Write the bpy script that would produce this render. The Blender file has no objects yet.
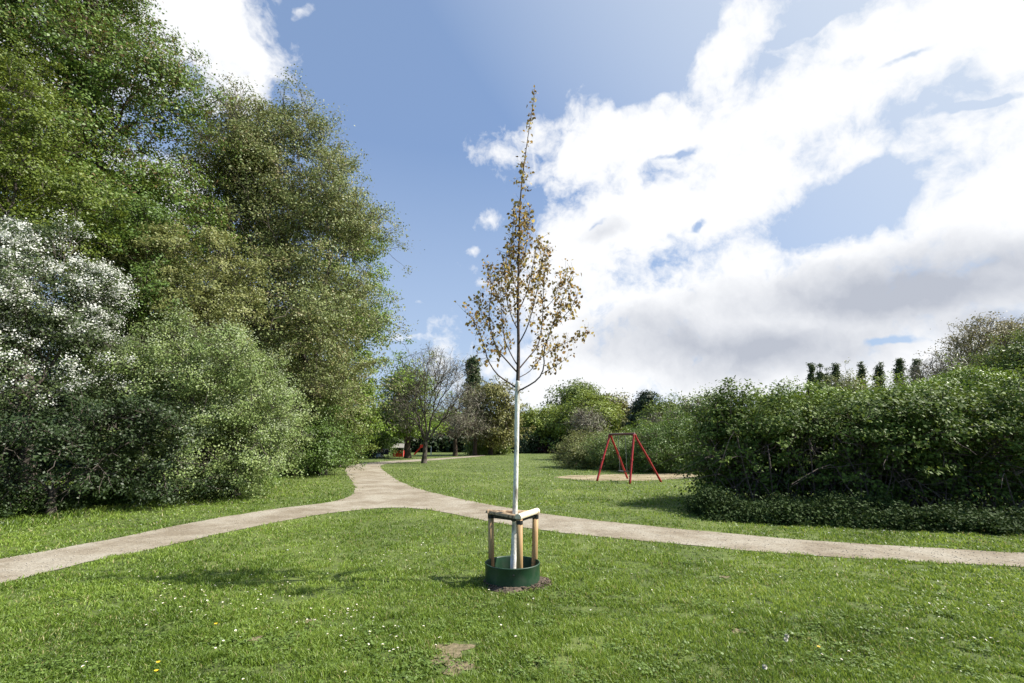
import bpy, math
import numpy as np
from mathutils import Vector, Matrix

# ------------------------------------------------------------------ camera, world, sun
F = 470.0; PITCH = math.radians(12.2); CH = 1.6
CP, SP = math.cos(PITCH), math.sin(PITCH)
sc = bpy.context.scene
col = sc.collection
cam_d = bpy.data.cameras.new('camera'); cam = bpy.data.objects.new('camera', cam_d); col.objects.link(cam)
cam_d.sensor_width = 36.0; cam_d.lens = F/1024*36.0; cam_d.clip_end = 5000; cam_d.clip_start = 0.05
cam.location = (0, 0, CH); cam.rotation_euler = (math.radians(90)+PITCH, 0, 0)
sc.camera = cam
sc.render.resolution_x = 1024; sc.render.resolution_y = 683
sc.view_settings.view_transform = 'Standard'; sc.view_settings.look = 'None'
sc.view_settings.exposure = 0.90; sc.view_settings.gamma = 1.0
sc.cycles.max_bounces = 6; sc.cycles.diffuse_bounces = 2; sc.cycles.transmission_bounces = 4
sc.cycles.transparent_max_bounces = 4; sc.cycles.glossy_bounces = 2
sc.cycles.use_denoising = True

SUN_AZ = math.radians(92.0)      # clockwise from +Y
SUN_EL = math.radians(47.0)
sdir = Vector((math.sin(SUN_AZ)*math.cos(SUN_EL), math.cos(SUN_AZ)*math.cos(SUN_EL), math.sin(SUN_EL)))
sl = bpy.data.lights.new('sun', 'SUN'); sun = bpy.data.objects.new('sun', sl); col.objects.link(sun)
sl.energy = 5.0; sl.angle = math.radians(0.53); sl.color = (1.0, 0.95, 0.87)
sun.rotation_euler = sdir.to_track_quat('Z', 'Y').to_euler()
sun.location = (30, 0, 40)

def pdir(px, py):
    u = (px-512)/F; v = (341.5-py)/F
    return Vector((u, CP - v*SP, SP + v*CP)).normalized()
def W(px, py, Y):
    """a point of the place at forward distance Y (metres)"""
    d = pdir(px, py); t = Y/d.y
    return np.array([d.x*t, Y, CH + d.z*t])
def G(px, py):
    """a point on the level ground"""
    d = pdir(px, py); t = -CH/d.z
    return np.array([d.x*t, d.y*t, 0.0])

world = bpy.data.worlds.new('World'); sc.world = world; world.use_nodes = True
nt = world.node_tree; nt.nodes.clear()
def N(t, **kw):
    n = nt.nodes.new(t)
    for k, v in kw.items(): setattr(n, k, v)
    return n
L = lambda a, b: nt.links.new(a, b)
def math_n(op, a, b=None, c=None, clamp=False):
    n = N('ShaderNodeMath', operation=op); n.use_clamp = clamp
    for i, x in enumerate((a, b, c)):
        if x is None: continue
        if isinstance(x, (int, float)): n.inputs[i].default_value = x
        else: L(x, n.inputs[i])
    return n.outputs[0]
out = N('ShaderNodeOutputWorld'); bg = N('ShaderNodeBackground'); bg.inputs[1].default_value = 0.062
L(bg.outputs[0], out.inputs[0])
sky = N('ShaderNodeTexSky', sky_type='NISHITA'); sky.sun_disc = False
sky.sun_elevation = SUN_EL; sky.sun_rotation = SUN_AZ
sky.air_density = 1.0; sky.dust_density = 0.6; sky.ozone_density = 1.6
tc = N('ShaderNodeTexCoord')
def noise(scale, detail, rough, vec, dist=0.0):
    n = N('ShaderNodeTexNoise'); n.inputs['Scale'].default_value = scale; n.inputs['Detail'].default_value = detail
    n.inputs['Roughness'].default_value = rough; n.inputs['Distortion'].default_value = dist
    L(vec, n.inputs['Vector']); return n
# clouds live on the sky sphere: soft blobs round fixed directions, broken up by noise
wn = noise(5.0, 5, 0.6, tc.outputs['Generated'])
wv = N('ShaderNodeVectorMath', operation='SUBTRACT'); L(wn.outputs['Color'], wv.inputs[0]); wv.inputs[1].default_value = (.5, .5, .5)
ws = N('ShaderNodeVectorMath', operation='SCALE'); L(wv.outputs[0], ws.inputs[0]); ws.inputs['Scale'].default_value = 0.09
wa = N('ShaderNodeVectorMath', operation='ADD'); L(ws.outputs[0], wa.inputs[0]); L(tc.outputs['Generated'], wa.inputs[1])
def blob(px, py, rx, ry, rot=0.0, amp=1.0):
    c = pdir(px, py)
    e = (pdir(px+3, py) - pdir(px-3, py)); s = e.length/6*1.0
    r = e.normalized(); n = c; u = n.cross(r)*-1; u = r.cross(n); u.normalize(); r = n.cross(u)
    up = (pdir(px, py-3) - pdir(px, py+3)); s2 = up.length/6
    if u.dot(up) < 0: u = -u
    a = math.radians(rot)
    ax = (r*math.cos(a) + u*math.sin(a)); ay = (u*math.cos(a) - r*math.sin(a))
    az = ax.cross(ay)
    M = Matrix((ax, ay, az)).transposed()
    m = N('ShaderNodeMapping', vector_type='TEXTURE')
    m.inputs['Location'].default_value = c; m.inputs['Rotation'].default_value = M.to_euler()
    ss = (s+s2)/2
    m.inputs['Scale'].default_value = (rx*ss, ry*ss, max(rx, ry)*ss)
    L(wa.outputs[0], m.inputs['Vector'])
    ln = N('ShaderNodeVectorMath', operation='LENGTH'); L(m.outputs[0], ln.inputs[0])
    return math_n('SUBTRACT', amp, ln.outputs['Value'])      # 1 centre, 0 rim
def union(bs):
    o = bs[0]
    for b in bs[1:]: o = math_n('SMOOTH_MAX', o, b, 0.25)
    return o
cl = union([blob(690, 210, 200, 62, 22), blob(600, 150, 110, 50, 12), blob(860, 85, 260, 62, 26), blob(735, 45, 75, 40, 50),
            blob(760, 300, 280, 75, 8), blob(1000, 190, 130, 130, 0), blob(640, 370, 170, 60, 0), blob(620, 140, 130, 45, 18), blob(560, 330, 60, 80, 0), blob(800, 375, 260, 40, 0), blob(765, 345, 130, 45, 0, 1.35), blob(960, 300, 150, 40, 0, 1.2), blob(1000, 330, 160, 70, 0),
            blob(1150, 120, 260, 300, 0), blob(585, 250, 55, 60, 0), blob(1000, 20, 160, 60, 20),
            blob(220, 35, 100, 62, -35), blob(160, -20, 140, 70, 0), blob(60, 60, 140, 60, 0),
            blob(488, 222, 34, 15, 10, .75), blob(474, 250, 17, 9, 0, .5), blob(412, 338, 40, 10, 0, .35), blob(300, 8, 28, 14, 20, .45), blob(440, 300, 60, 8, 10, .15), blob(850, 45, 90, 34, 20), blob(940, 30, 90, 40, 20), blob(548, 395, 40, 26, 0),
            blob(150, 200, 90, 60, 0)])
ho = union([blob(852, 205, 92, 30, 18), blob(640, 55, 75, 34, 35), blob(800, 32, 45, 10, 32, .7), blob(985, 100, 60, 9, 24, .5), blob(680, 150, 34, 7, 20, .4),
            blob(893, 342, 30, 6, 4, .8), blob(700, 222, 22, 8, 45, .5), blob(905, 60, 60, 7, 30, .5), blob(600, 230, 30, 6, 30, .2)])
n1 = noise(8.5, 12, 0.62, wa.outputs[0], 0.0); nf = noise(26.0, 8, 0.6, wa.outputs[0], 0.0)
n1v = math_n('ADD', math_n('MULTIPLY', math_n('SUBTRACT', n1.outputs['Fac'], 0.5), 3.6), math_n('MULTIPLY', math_n('SUBTRACT', nf.outputs['Fac'], 0.5), 1.3))
# elsewhere in the sky: scattered cloud
n2 = noise(1.6, 4, 0.55, tc.outputs['Generated'])
dens = math_n('ADD', math_n('MULTIPLY', cl, 1.35), math_n('ADD', n1v, 0.10))
hol = math_n('MAXIMUM', math_n('ADD', math_n('MULTIPLY', ho, 1.25), 0.45), 0.0)
dens = math_n('SUBTRACT', dens, hol)
# behind the viewer
sep = N('ShaderNodeSeparateXYZ'); L(tc.outputs['Generated'], sep.inputs[0])
back = math_n('MULTIPLY', math_n('SUBTRACT', -0.15, sep.outputs['Y']), 3.0, clamp=True)
bk = math_n('MULTIPLY', back, math_n('ADD', math_n('MULTIPLY', math_n('SUBTRACT', n2.outputs['Fac'], .66), 5.0), n1v))
dens = math_n('MAXIMUM', dens, bk)
mr = N('ShaderNodeMapRange', interpolation_type='SMOOTHSTEP'); L(dens, mr.inputs['Value'])
mr.inputs['From Min'].default_value = -0.36; mr.inputs['From Max'].default_value = 0.85
# grey undersides of the thick clouds
gr = union([blob(880, 295, 220, 50, 6), blob(690, 345, 130, 38, -4), blob(1010, 265, 90, 45, 0, .8), blob(1020, 330, 90, 26, 0), blob(770, 345, 110, 34, 0, 1.15), blob(940, 305, 110, 26, 0, .7), blob(610, 235, 50, 20, 20, .3)])
n3 = noise(5.0, 9, 0.62, wa.outputs[0], 0.0)
g = math_n('ADD', math_n('MULTIPLY', gr, 1.35), math_n('MULTIPLY', math_n('SUBTRACT', n3.outputs['Fac'], 0.5), 2.6))
g = math_n('MULTIPLY', math_n('ADD', g, 0.16), 0.72, clamp=True)
cc = N('ShaderNodeMix', data_type='RGBA'); L(g, cc.inputs['Factor'])
cc.inputs['A'].default_value = (8.7, 8.8, 9.0, 1); cc.inputs['B'].default_value = (4.5, 4.8, 5.5, 1)
# the blue, a touch milky
tint = N('ShaderNodeMix', data_type='RGBA', blend_type='MULTIPLY'); tint.inputs['Factor'].default_value = 1.0
L(sky.outputs[0], tint.inputs['A']); tint.inputs['B'].default_value = (0.19, 0.64, 1.18, 1)
milk = N('ShaderNodeMix', data_type='RGBA'); milk.inputs['Factor'].default_value = 0.30
L(tint.outputs['Result'], milk.inputs['A']); milk.inputs['B'].default_value = (0.6, 3.2, 7.1, 1)
mx = N('ShaderNodeMix', data_type='RGBA'); L(mr.outputs[0], mx.inputs['Factor'])
hz = math_n('MULTIPLY', math_n('SUBTRACT', 0.56, sep.outputs['Z']), 1.45, clamp=True)
hzm = N('ShaderNodeMix', data_type='RGBA'); L(hz, hzm.inputs['Factor'])
L(milk.outputs['Result'], hzm.inputs['A']); hzm.inputs['B'].default_value = (4.7, 5.9, 7.3, 1)
dsn = N('ShaderNodeVectorMath', operation='DOT_PRODUCT'); L(tc.outputs['Generated'], dsn.inputs[0]); dsn.inputs[1].default_value = sdir
aur = math_n('MULTIPLY', math_n('SUBTRACT', dsn.outputs['Value'], 0.42), 2.3, clamp=True)
aum = N('ShaderNodeMix', data_type='RGBA'); L(aur, aum.inputs['Factor'])
L(hzm.outputs['Result'], aum.inputs['A']); aum.inputs['B'].default_value = (5.2, 6.1, 7.4, 1)
L(aum.outputs['Result'], mx.inputs['A']); L(cc.outputs['Result'], mx.inputs['B'])
L(mx.outputs['Result'], bg.inputs[0])

# ------------------------------------------------------------------ helpers
rng = np.random.default_rng(7)
def tag(o, label=None, cat=None, group=None, kind=None):
    if label: o['label'] = label
    if cat: o['category'] = cat
    if group: o['group'] = group
    if kind: o['kind'] = kind
    return o
def link(o, parent=None):
    col.objects.link(o)
    if parent is not None: o.parent = parent
    return o
def mesh_np(name, V, faces, mat, parent=None, tint=None, smooth=False, loc=None):
    """faces: list of (M,k) index arrays; tint: per-face float list of arrays"""
    V = np.asarray(V, dtype=np.float32)
    if loc is not None: V = V - np.asarray(loc, dtype=np.float32)
    me = bpy.data.meshes.new(name)
    faces = [np.asarray(f, dtype=np.int32) for f in faces if len(f)]
    me.vertices.add(len(V)); me.vertices.foreach_set('co', V.ravel())
    li = np.concatenate([f.ravel() for f in faces])
    tot = np.concatenate([np.full(len(f), f.shape[1], dtype=np.int32) for f in faces])
    st = np.concatenate([[0], np.cumsum(tot)[:-1]]).astype(np.int32)
    me.loops.add(len(li)); me.loops.foreach_set('vertex_index', li)
    me.polygons.add(len(tot)); me.polygons.foreach_set('loop_start', st); me.polygons.foreach_set('loop_total', tot)
    if smooth: me.polygons.foreach_set('use_smooth', np.ones(len(tot), dtype=bool))
    if tint is not None:
        a = me.attributes.new('tint', 'FLOAT', 'FACE'); a.data.foreach_set('value', np.asarray(tint, dtype=np.float32))
    me.update(calc_edges=True)
    if mat: me.materials.append(mat)
    o = bpy.data.objects.new(name, me)
    if loc is not None and parent is None: o.location = loc
    return link(o, parent)
def empty(name, loc=(0, 0, 0)):
    o = bpy.data.objects.new(name, None); o.location = [float(c) for c in loc]; o.empty_display_size = .3
    return link(o)
def hash2(ix, iy, s=0):
    h = (ix.astype(np.int64)*374761393 + iy.astype(np.int64)*668265263 + s*974711) & 0x7fffffff
    h = ((h ^ (h >> 13))*1274126177) & 0x7fffffff
    return ((h ^ (h >> 16)) & 0xffff)/65535.0
def vn2(x, y, s=0):
    ix = np.floor(x); iy = np.floor(y); fx = x-ix; fy = y-iy
    fx = fx*fx*(3-2*fx); fy = fy*fy*(3-2*fy)
    a = hash2(ix, iy, s); b = hash2(ix+1, iy, s); c = hash2(ix, iy+1, s); d = hash2(ix+1, iy+1, s)
    return (a*(1-fx)+b*fx)*(1-fy) + (c*(1-fx)+d*fx)*fy
def fbm2(x, y, s=0, o=3):
    t = 0; amp = .5; tot = 0
    for i in range(o):
        t = t + amp*vn2(x*2**i, y*2**i, s+i); tot += amp; amp *= .5
    return t/tot
def vn3(p, s=0):
    return (vn2(p[:, 0]+.37*p[:, 2], p[:, 1]+.71*p[:, 2], s) + vn2(p[:, 0]-.61*p[:, 1], p[:, 2]+13.1, s+5))*.5
def unit(v):
    return v/np.maximum(np.linalg.norm(v, axis=-1, keepdims=True), 1e-9)

# ------------------------------------------------------------------ materials
def mat_new(name):
    m = bpy.data.materials.new(name); m.use_nodes = True
    return m, m.node_tree, m.node_tree.nodes['Principled BSDF'], m.node_tree.nodes['Material Output']
def ramp(t, stops):
    r = t.nodes.new('ShaderNodeValToRGB'); e = r.color_ramp.elements
    while len(e) < len(stops): e.new(0.5)
    for i, (p, c) in enumerate(stops): e[i].position = p; e[i].color = (*c, 1)
    return r
def leaf_mat(name, stops, trans=0.2, rough=0.5, spec=0.35):
    m, t, p, o = mat_new(name)
    a = t.nodes.new('ShaderNodeAttribute'); a.attribute_name = 'tint'
    r = ramp(t, stops); t.links.new(a.outputs['Fac'], r.inputs[0])
    t.links.new(r.outputs[0], p.inputs['Base Color']); p.inputs['Roughness'].default_value = rough
    p.inputs['Specular IOR Level'].default_value = spec
    if trans > 0:
        tr = t.nodes.new('ShaderNodeBsdfTranslucent'); mxs = t.nodes.new('ShaderNodeMixShader'); mxs.inputs[0].default_value = trans
        hs = t.nodes.new('ShaderNodeHueSaturation'); hs.inputs['Hue'].default_value = .485; hs.inputs['Value'].default_value = 1.5
        t.links.new(r.outputs[0], hs.inputs['Color']); t.links.new(hs.outputs[0], tr.inputs[0])
        t.links.new(p.outputs[0], mxs.inputs[1]); t.links.new(tr.outputs[0], mxs.inputs[2]); t.links.new(mxs.outputs[0], o.inputs[0])
    return m
def noise_mat(name, c1, c2, scale=8, rough=.85, bump=.3, detail=6, c3=None, sc3=1.0, stretch=(1, 1, 1), spec=.3, lo=.35, hi=.65):
    m, t, p, o = mat_new(name)
    tcn = t.nodes.new('ShaderNodeTexCoord'); mp = t.nodes.new('ShaderNodeMapping'); mp.inputs['Scale'].default_value = stretch
    t.links.new(tcn.outputs['Object'], mp.inputs[0])
    n = t.nodes.new('ShaderNodeTexNoise'); n.inputs['Scale'].default_value = scale; n.inputs['Detail'].default_value = detail
    n.inputs['Roughness'].default_value = .65
    t.links.new(mp.outputs[0], n.inputs['Vector'])
    r = ramp(t, [(lo, c1), (hi, c2)]); t.links.new(n.outputs['Fac'], r.inputs[0]); cout = r.outputs[0]
    if c3 is not None:
        n2_ = t.nodes.new('ShaderNodeTexNoise'); n2_.inputs['Scale'].default_value = sc3; n2_.inputs['Detail'].default_value = 5
        t.links.new(mp.outputs[0], n2_.inputs['Vector'])
        r2 = ramp(t, [(.48, (0, 0, 0)), (.64, (1, 1, 1))]); t.links.new(n2_.outputs['Fac'], r2.inputs[0])
        mm = t.nodes.new('ShaderNodeMix'); mm.data_type = 'RGBA'; t.links.new(r2.outputs[0], mm.inputs['Factor'])
        t.links.new(cout, mm.inputs['A']); mm.inputs['B'].default_value = (*c3, 1); cout = mm.outputs['Result']
    t.links.new(cout, p.inputs['Base Color']); p.inputs['Roughness'].default_value = rough; p.inputs['Specular IOR Level'].default_value = spec
    if bump:
        b = t.nodes.new('ShaderNodeBump'); b.inputs['Strength'].default_value = bump; b.inputs['Distance'].default_value = .02
        t.links.new(n.outputs['Fac'], b.inputs['Height']); t.links.new(b.outputs[0], p.inputs['Normal'])
    return m
BARK = noise_mat('bark_grey', (.035, .028, .022), (.13, .11, .09), 14, .9, .8, stretch=(1, 1, .25))
BARKB = noise_mat('bark_brown', (.03, .02, .015), (.10, .07, .05), 14, .9, .8, stretch=(1, 1, .25))
BARKP = noise_mat('bark_pale', (.10, .085, .07), (.26, .22, .18), 14, .9, .5, stretch=(1, 1, .25))
BARKT = noise_mat('bark_twig', (.07, .055, .048), (.17, .13, .11), 14, .9, .2)
g_ = lambda r, g, b, k=1.0: (r*k, g*k, b*k)
LM = {
  'maple': leaf_mat('leaf_maple', [(0, (.065, .10, .012)), (.6, (.13, .18, .020)), (.88, (.17, .19, .03)), (1, (.18, .11, .03))]),
 'bigtree': leaf_mat('leaf_big_tree', [(0, (.055, .10, .018)), (.45, (.115, .19, .032)), (.68, (.16, .24, .04)), (.84, (.17, .115, .05)), (1, (.19, .13, .06))]),
  'walnut': leaf_mat('leaf_walnut', [(0, (.10, .125, .042)), (.45, (.18, .225, .072)), (.75, (.24, .245, .095)), (1, (.24, .18, .10))]),
 'bright': leaf_mat('leaf_bright', [(0, g_(0.100, 0.175, 0.017)), (1, g_(0.188, 0.275, 0.032))]),
 'olive': leaf_mat('leaf_olive', [(0, g_(0.105, 0.128, 0.038)), (.6, g_(0.210, 0.232, 0.070)), (1, g_(0.285, 0.270, 0.108))]),
 'haw': leaf_mat('leaf_hawthorn', [(0, (.085, .135, .035)), (.6, (.18, .25, .07)), (1, (.28, .34, .12))]),
 'dark': leaf_mat('leaf_dark_shade', [(0, (.016, .030, .010)), (1, (.045, .075, .020))], trans=.12),  # leaf colour lowered to carry the deep shade in and under bushes
 'shrub': leaf_mat('leaf_shrub', [(0, g_(0.056, 0.105, 0.018)), (1, g_(0.126, 0.203, 0.036))]),
 'hedge': leaf_mat('leaf_hedge', [(0, (.04, .07, .013)), (.6, (.085, .135, .022)), (1, (.20, .27, .05))], trans=.2, rough=.6, spec=.2),
 'nettle': leaf_mat('leaf_nettle_shade', [(0, (.022, .042, .010)), (1, (.055, .09, .022))], trans=.12, rough=.7, spec=.15),  # darkened in the colour to stand in for the hedge's shade
 'far': leaf_mat('leaf_far_green', [(0, g_(0.084, 0.126, 0.021)), (1, g_(0.175, 0.231, 0.042))]),
 'farlight': leaf_mat('leaf_far_light_haze', [(0, g_(0.138, 0.188, 0.023)), (1, g_(0.237, 0.294, 0.048))]),  # light green, lifted further so the colour carries distance haze
 'farolive': leaf_mat('leaf_far_olive', [(0, g_(0.125, 0.131, 0.037)), (1, g_(0.225, 0.213, 0.064))]),
 'twig': leaf_mat('twig_buds', [(0, (.11, .10, .07)), (.6, (.20, .18, .13)), (.8, (.17, .20, .08)), (1, (.20, .25, .09))], trans=.1),  # tone lifted a little for haze over the distant crowns
 'willow': leaf_mat('leaf_willow', [(0, (.15, .13, .05)), (1, (.27, .25, .10))]),
 'conifer': leaf_mat('leaf_conifer', [(0, g_(0.023, 0.042, 0.020)), (1, g_(0.052, 0.078, 0.035))], trans=.1),
 'poplar': leaf_mat('leaf_poplar', [(0, (.04, .065, .022)), (1, (.10, .135, .045))]),
 'purple': leaf_mat('leaf_purple', [(0, g_(0.060, 0.022, 0.020)), (1, g_(0.144, 0.060, 0.046))]),
  'young': leaf_mat('leaf_young', [(0, (.10, .065, .025)), (.3, (.22, .155, .045)), (.7, (.36, .31, .085)), (1, (.34, .20, .08))], trans=.55, rough=.4),
 'blossom': leaf_mat('white_blossom', [(0, (.62, .63, .56)), (1, (.84, .84, .81))], trans=.35, rough=.7),
 'blossomg': leaf_mat('greenish_blossom', [(0, (.27, .33, .17)), (1, (.46, .50, .34))], trans=.25, rough=.7),
 'clover': leaf_mat('clover_leaf', [(0, (.075, .125, .022)), (1, (.17, .25, .055))], trans=.25),
 'grass': leaf_mat('grass_blade', [(0, g_(.05, .09, .012)), (.4, g_(.145, .230, .028)), (.8, g_(.265, .36, .06)), (1, g_(.36, .31, .15))], trans=.35, rough=.45, spec=.4),
}

# ------------------------------------------------------------------ vegetation generators
def segs_mesh(S, R0, R1, sides):
    """S (n,2,3) segments -> open prisms"""
    n = len(S); d = S[:, 1]-S[:, 0]; ln = np.linalg.norm(d, axis=1, keepdims=True); d = d/np.maximum(ln, 1e-6)
    ref = np.where(np.abs(d[:, 2:3]) < .9, np.array([[0, 0, 1.]]), np.array([[1., 0, 0]]))
    a = unit(np.cross(d, ref)); b = np.cross(d, a)
    th = np.arange(sides)*2*np.pi/sides
    ring = a[:, None]*np.cos(th)[None, :, None] + b[:, None]*np.sin(th)[None, :, None]
    p0 = S[:, 0]-d*R0[:, None]*.3; p1 = S[:, 1]+d*R1[:, None]*.3
    V = np.concatenate([p0[:, None]+ring*R0[:, None, None], p1[:, None]+ring*R1[:, None, None]], axis=1).reshape(-1, 3)
    base = np.arange(n)[:, None]*2*sides; k = np.arange(sides); k2 = (k+1) % sides
    Fq = np.stack([base+k, base+k2, base+sides+k2, base+sides+k], axis=-1).reshape(-1, 4)
    return V, Fq
def branch_net(root, pts, R, r_tip=.006, rng=rng, f=.42, up=.08, expo=.5):
    """limbs dividing towards the clumps at pts"""
    S = []; R0 = []; R1 = []; Nt = len(pts)
    def rad(n): return max(r_tip, R*(n/Nt)**expo)
    def poly(p, q, ra, rb, wob):
        k = 3 if np.linalg.norm(q-p) > .25 else 1
        prev = p; L_ = np.linalg.norm(q-p)
        for i in range(1, k+1):
            t = i/k; x = p+(q-p)*t
            if i < k: x = x + rng.normal(0, wob*L_, 3) + np.array([0, 0, up*L_*math.sin(math.pi*t)])
            S.append((prev, x)); R0.append(ra+(rb-ra)*(i-1)/k); R1.append(ra+(rb-ra)*t); prev = x
    stack = [(np.asarray(root, float), pts)]
    while stack:
        p, q = stack.pop(); n = len(q)
        if n == 1:
            poly(p, q[0], rad(1)*1.1, r_tip*.5, .05); continue
        k = 2 if n < 5 else int(rng.integers(2, 4))
        if n == Nt and n > 20: k = int(rng.integers(4, 6))
        c = q[rng.choice(n, k, replace=False)].copy()
        for _ in range(4):
            D = ((q[:, None]-c[None])**2).sum(-1); lab = D.argmin(1)
            for j in range(k):
                if (lab == j).any(): c[j] = q[lab == j].mean(0)
        for j in range(k):
            sub = q[lab == j]
            if len(sub) == 0: continue
            if len(sub) == n:      # could not divide
                for s_ in sub: poly(p, s_, rad(1), r_tip*.5, .05)
                continue
            node = p+(c[j]-p)*f*rng.uniform(.8, 1.2)
            poly(p, node, rad(len(sub))*1.08, rad(len(sub)), .05)
            stack.append((node, sub))
    return np.array(S), np.array(R0), np.array(R1)
def trunk_segs(base, top, R, flare=1.5, wob=.03, k=6):
    S = []; R0 = []; R1 = []; prev = np.asarray(base, float) - np.array([0, 0, .1]); top = np.asarray(top, float)
    L_ = np.linalg.norm(top-prev)
    rr = lambda t: R*(1+(flare-1)*math.exp(-t*8))*(1.08-.08*t)
    for i in range(1, k+1):
        t = i/k; x = np.asarray(base)+(top-base)*t
        if i < k: x = x+np.array([rng.normal(0, wob), rng.normal(0, wob), 0])*L_*.3
        S.append((prev, x)); R0.append(rr((i-1)/k)); R1.append(rr(t)); prev = x
    return np.array(S), np.array(R0), np.array(R1)
def crown_pts(lobes, n, fill=.45, gap=.42, gscale=.7, seed=0, zmin=.1, K=9, bs=.3):
    # boughs first, then the sprays on each bough: lumps with dark gaps between them
    C_, N_ = crown_pts0(lobes, max(4, n//K), fill, gap, gscale, seed, zmin)
    r = np.random.default_rng(seed+900); i = np.repeat(np.arange(len(C_)), K)
    off = r.normal(size=(len(i), 3))*bs*r.uniform(.6, 1.4, len(C_))[i][:, None]; off[:, 2] *= .55
    # the sprays of a bough arch over it like a dome
    q = C_[i]+off; q[:, 2] -= (off[:, 0]**2+off[:, 1]**2)/(bs*2.2)*.35
    nn = unit(N_[i]*.7+off/bs*.9); k = q[:, 2] > zmin
    return q[k], nn[k]
def crown_pts0(lobes, n, fill=.45, gap=.42, gscale=.7, seed=0, zmin=.1):
    """clump centres in a union of ellipsoids (x,y,z,rx,ry,rz), mostly towards the outside; noise leaves gaps"""
    r = np.random.default_rng(seed+100)
    Lb = np.array(lobes, float); w = (Lb[:, 3]*Lb[:, 5]+Lb[:, 3]*Lb[:, 4]); w /= w.sum()
    out = []; nrm = []; got = 0
    while got < n:
        m = n*3
        i = r.choice(len(Lb), m, p=w); d = unit(r.normal(size=(m, 3)))
        rad = fill + (1-fill)*r.random(m)**.6
        bump = .82+.36*vn3(d*2.3+i[:, None]*7.7, seed)
        p = Lb[i, :3]+d*Lb[i, 3:]*(rad*bump)[:, None]
        ok = vn3(p*gscale, seed+3) > gap*1.0 - .12*(r.random(m))
        ok &= p[:, 2] > zmin
        p = p[ok]; dd = unit(d[ok]/Lb[i[ok], 3:])
        out.append(p); nrm.append(dd); got += len(p)
    return np.concatenate(out)[:n], np.concatenate(nrm)[:n]
def leaves(P, Nn, per, spread, size, aspect=.6, seed=0, flat=.5, up=.45, outw=.8, rnd=.55, droop=0.0, tmul=1.0, tshift=0.0, zmin=.02):
    r = np.random.default_rng(seed+500)
    n = len(P)*per; i = np.repeat(np.arange(len(P)), per)
    csz = r.uniform(.6, 1.35, len(P))
    off = r.normal(size=(n, 3))*spread*csz[i][:, None]; off[:, 2] *= flat
    if droop: off[:, 2] -= droop*np.abs(r.normal(size=n))*spread
    C = P[i]+off
    k = C[:, 2] > zmin; C = C[k]; i = i[k]; n = len(C)
    Nv = unit(Nn[i]*outw + np.array([0, 0, up]) + r.normal(size=(n, 3))*rnd)
    T = unit(np.cross(Nv, r.normal(size=(n, 3)))); 
    if droop: T = unit(T+np.array([0, 0, -droop*.6]))
    B = unit(np.cross(Nv, T))
    s = size*r.uniform(.6, 1.35, n)[:, None]
    V = np.stack([C, C+T*s*.5+B*s*aspect*.5+Nv*s*.08, C+T*s, C+T*s*.5-B*s*aspect*.5+Nv*s*.08], axis=1).reshape(-1, 3)
    Fq = np.arange(n*4).reshape(n, 4)
    ct = r.random(len(P)); t = np.clip((ct[i]*.45+r.random(n)*.55)*tmul+tshift, 0, 1)
    return V, Fq, t
def lobe(px, py, Y, rx, ry, rd=None):
    """crown lobe centred at forward distance Y, radii given in pixels at that distance"""
    c = W(px, py, Y); k = Y/F*1.03
    return (c[0], c[1], c[2], rx*k, (rd if rd else rx*k*1.0), ry*k)
def tree(name, label, cat, base, lobes, leaf, size, clumps, per, spread, R, fork=.35, seed=0, bark=BARK, fill=.45, gap=.42, gscale=.7,
         group=None, r_tip=.008, flat=.55, droop=0., up=.45, sides=5, aspect=.6, crown_name='crown', extra=None, zmin=.15, nets=None, tmul=1., tshift=0., outw=.8, rnd=.55, bfrac=1.0, K=9, bs=None, lowthin=0, limb=.62):
    base = np.array([float(base[0]), float(base[1]), 0.])
    e = empty(name, base); tag(e, label, cat, group)
    P, Nn = crown_pts(lobes, clumps, fill, gap, gscale, seed, zmin, K, bs or spread*1.9)
    Lb = np.array(lobes); top = Lb[:, 2].max(); ctr = Lb[:, :3].mean(0)
    h = max(.3, fork*ctr[2]); fk = np.array([base[0]+(ctr[0]-base[0])*fork*.6, base[1]+(ctr[1]-base[1])*fork*.6, h])
    S1, a1, b1 = trunk_segs(base, fk, R)
    Q = P if bfrac >= 1 else P[:int(len(P)*bfrac)]
    S2, a2, b2 = branch_net(fk, Q, R*limb, r_tip, np.random.default_rng(seed+9), expo=.5 if limb < .7 else .42)
    V1, F1 = segs_mesh(S1, a1, b1, 10); V2, F2 = segs_mesh(S2, a2, b2, sides)
    if lowthin:
        r_ = np.random.default_rng(seed+31); kk = (P[:, 2] > lowthin) | (r_.random(len(P)) < .34) | (P[:, 1] > base[1]+.2); P, Nn = P[kk], Nn[kk]
    t = mesh_np('trunk', np.concatenate([V1, V2])-base, [F1, F2+len(V1)], bark, e)
    if leaf:
        V, Fq, tt = leaves(P, Nn, per, spread*.72, size, aspect if leaf not in ('twig',) else .07, seed, flat, up, outw, rnd, droop, tmul, tshift)
        mesh_np(crown_name, V-base, [Fq], LM[leaf], e, tt)
    if extra: extra(e, P, Nn, base)
    return e

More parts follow.
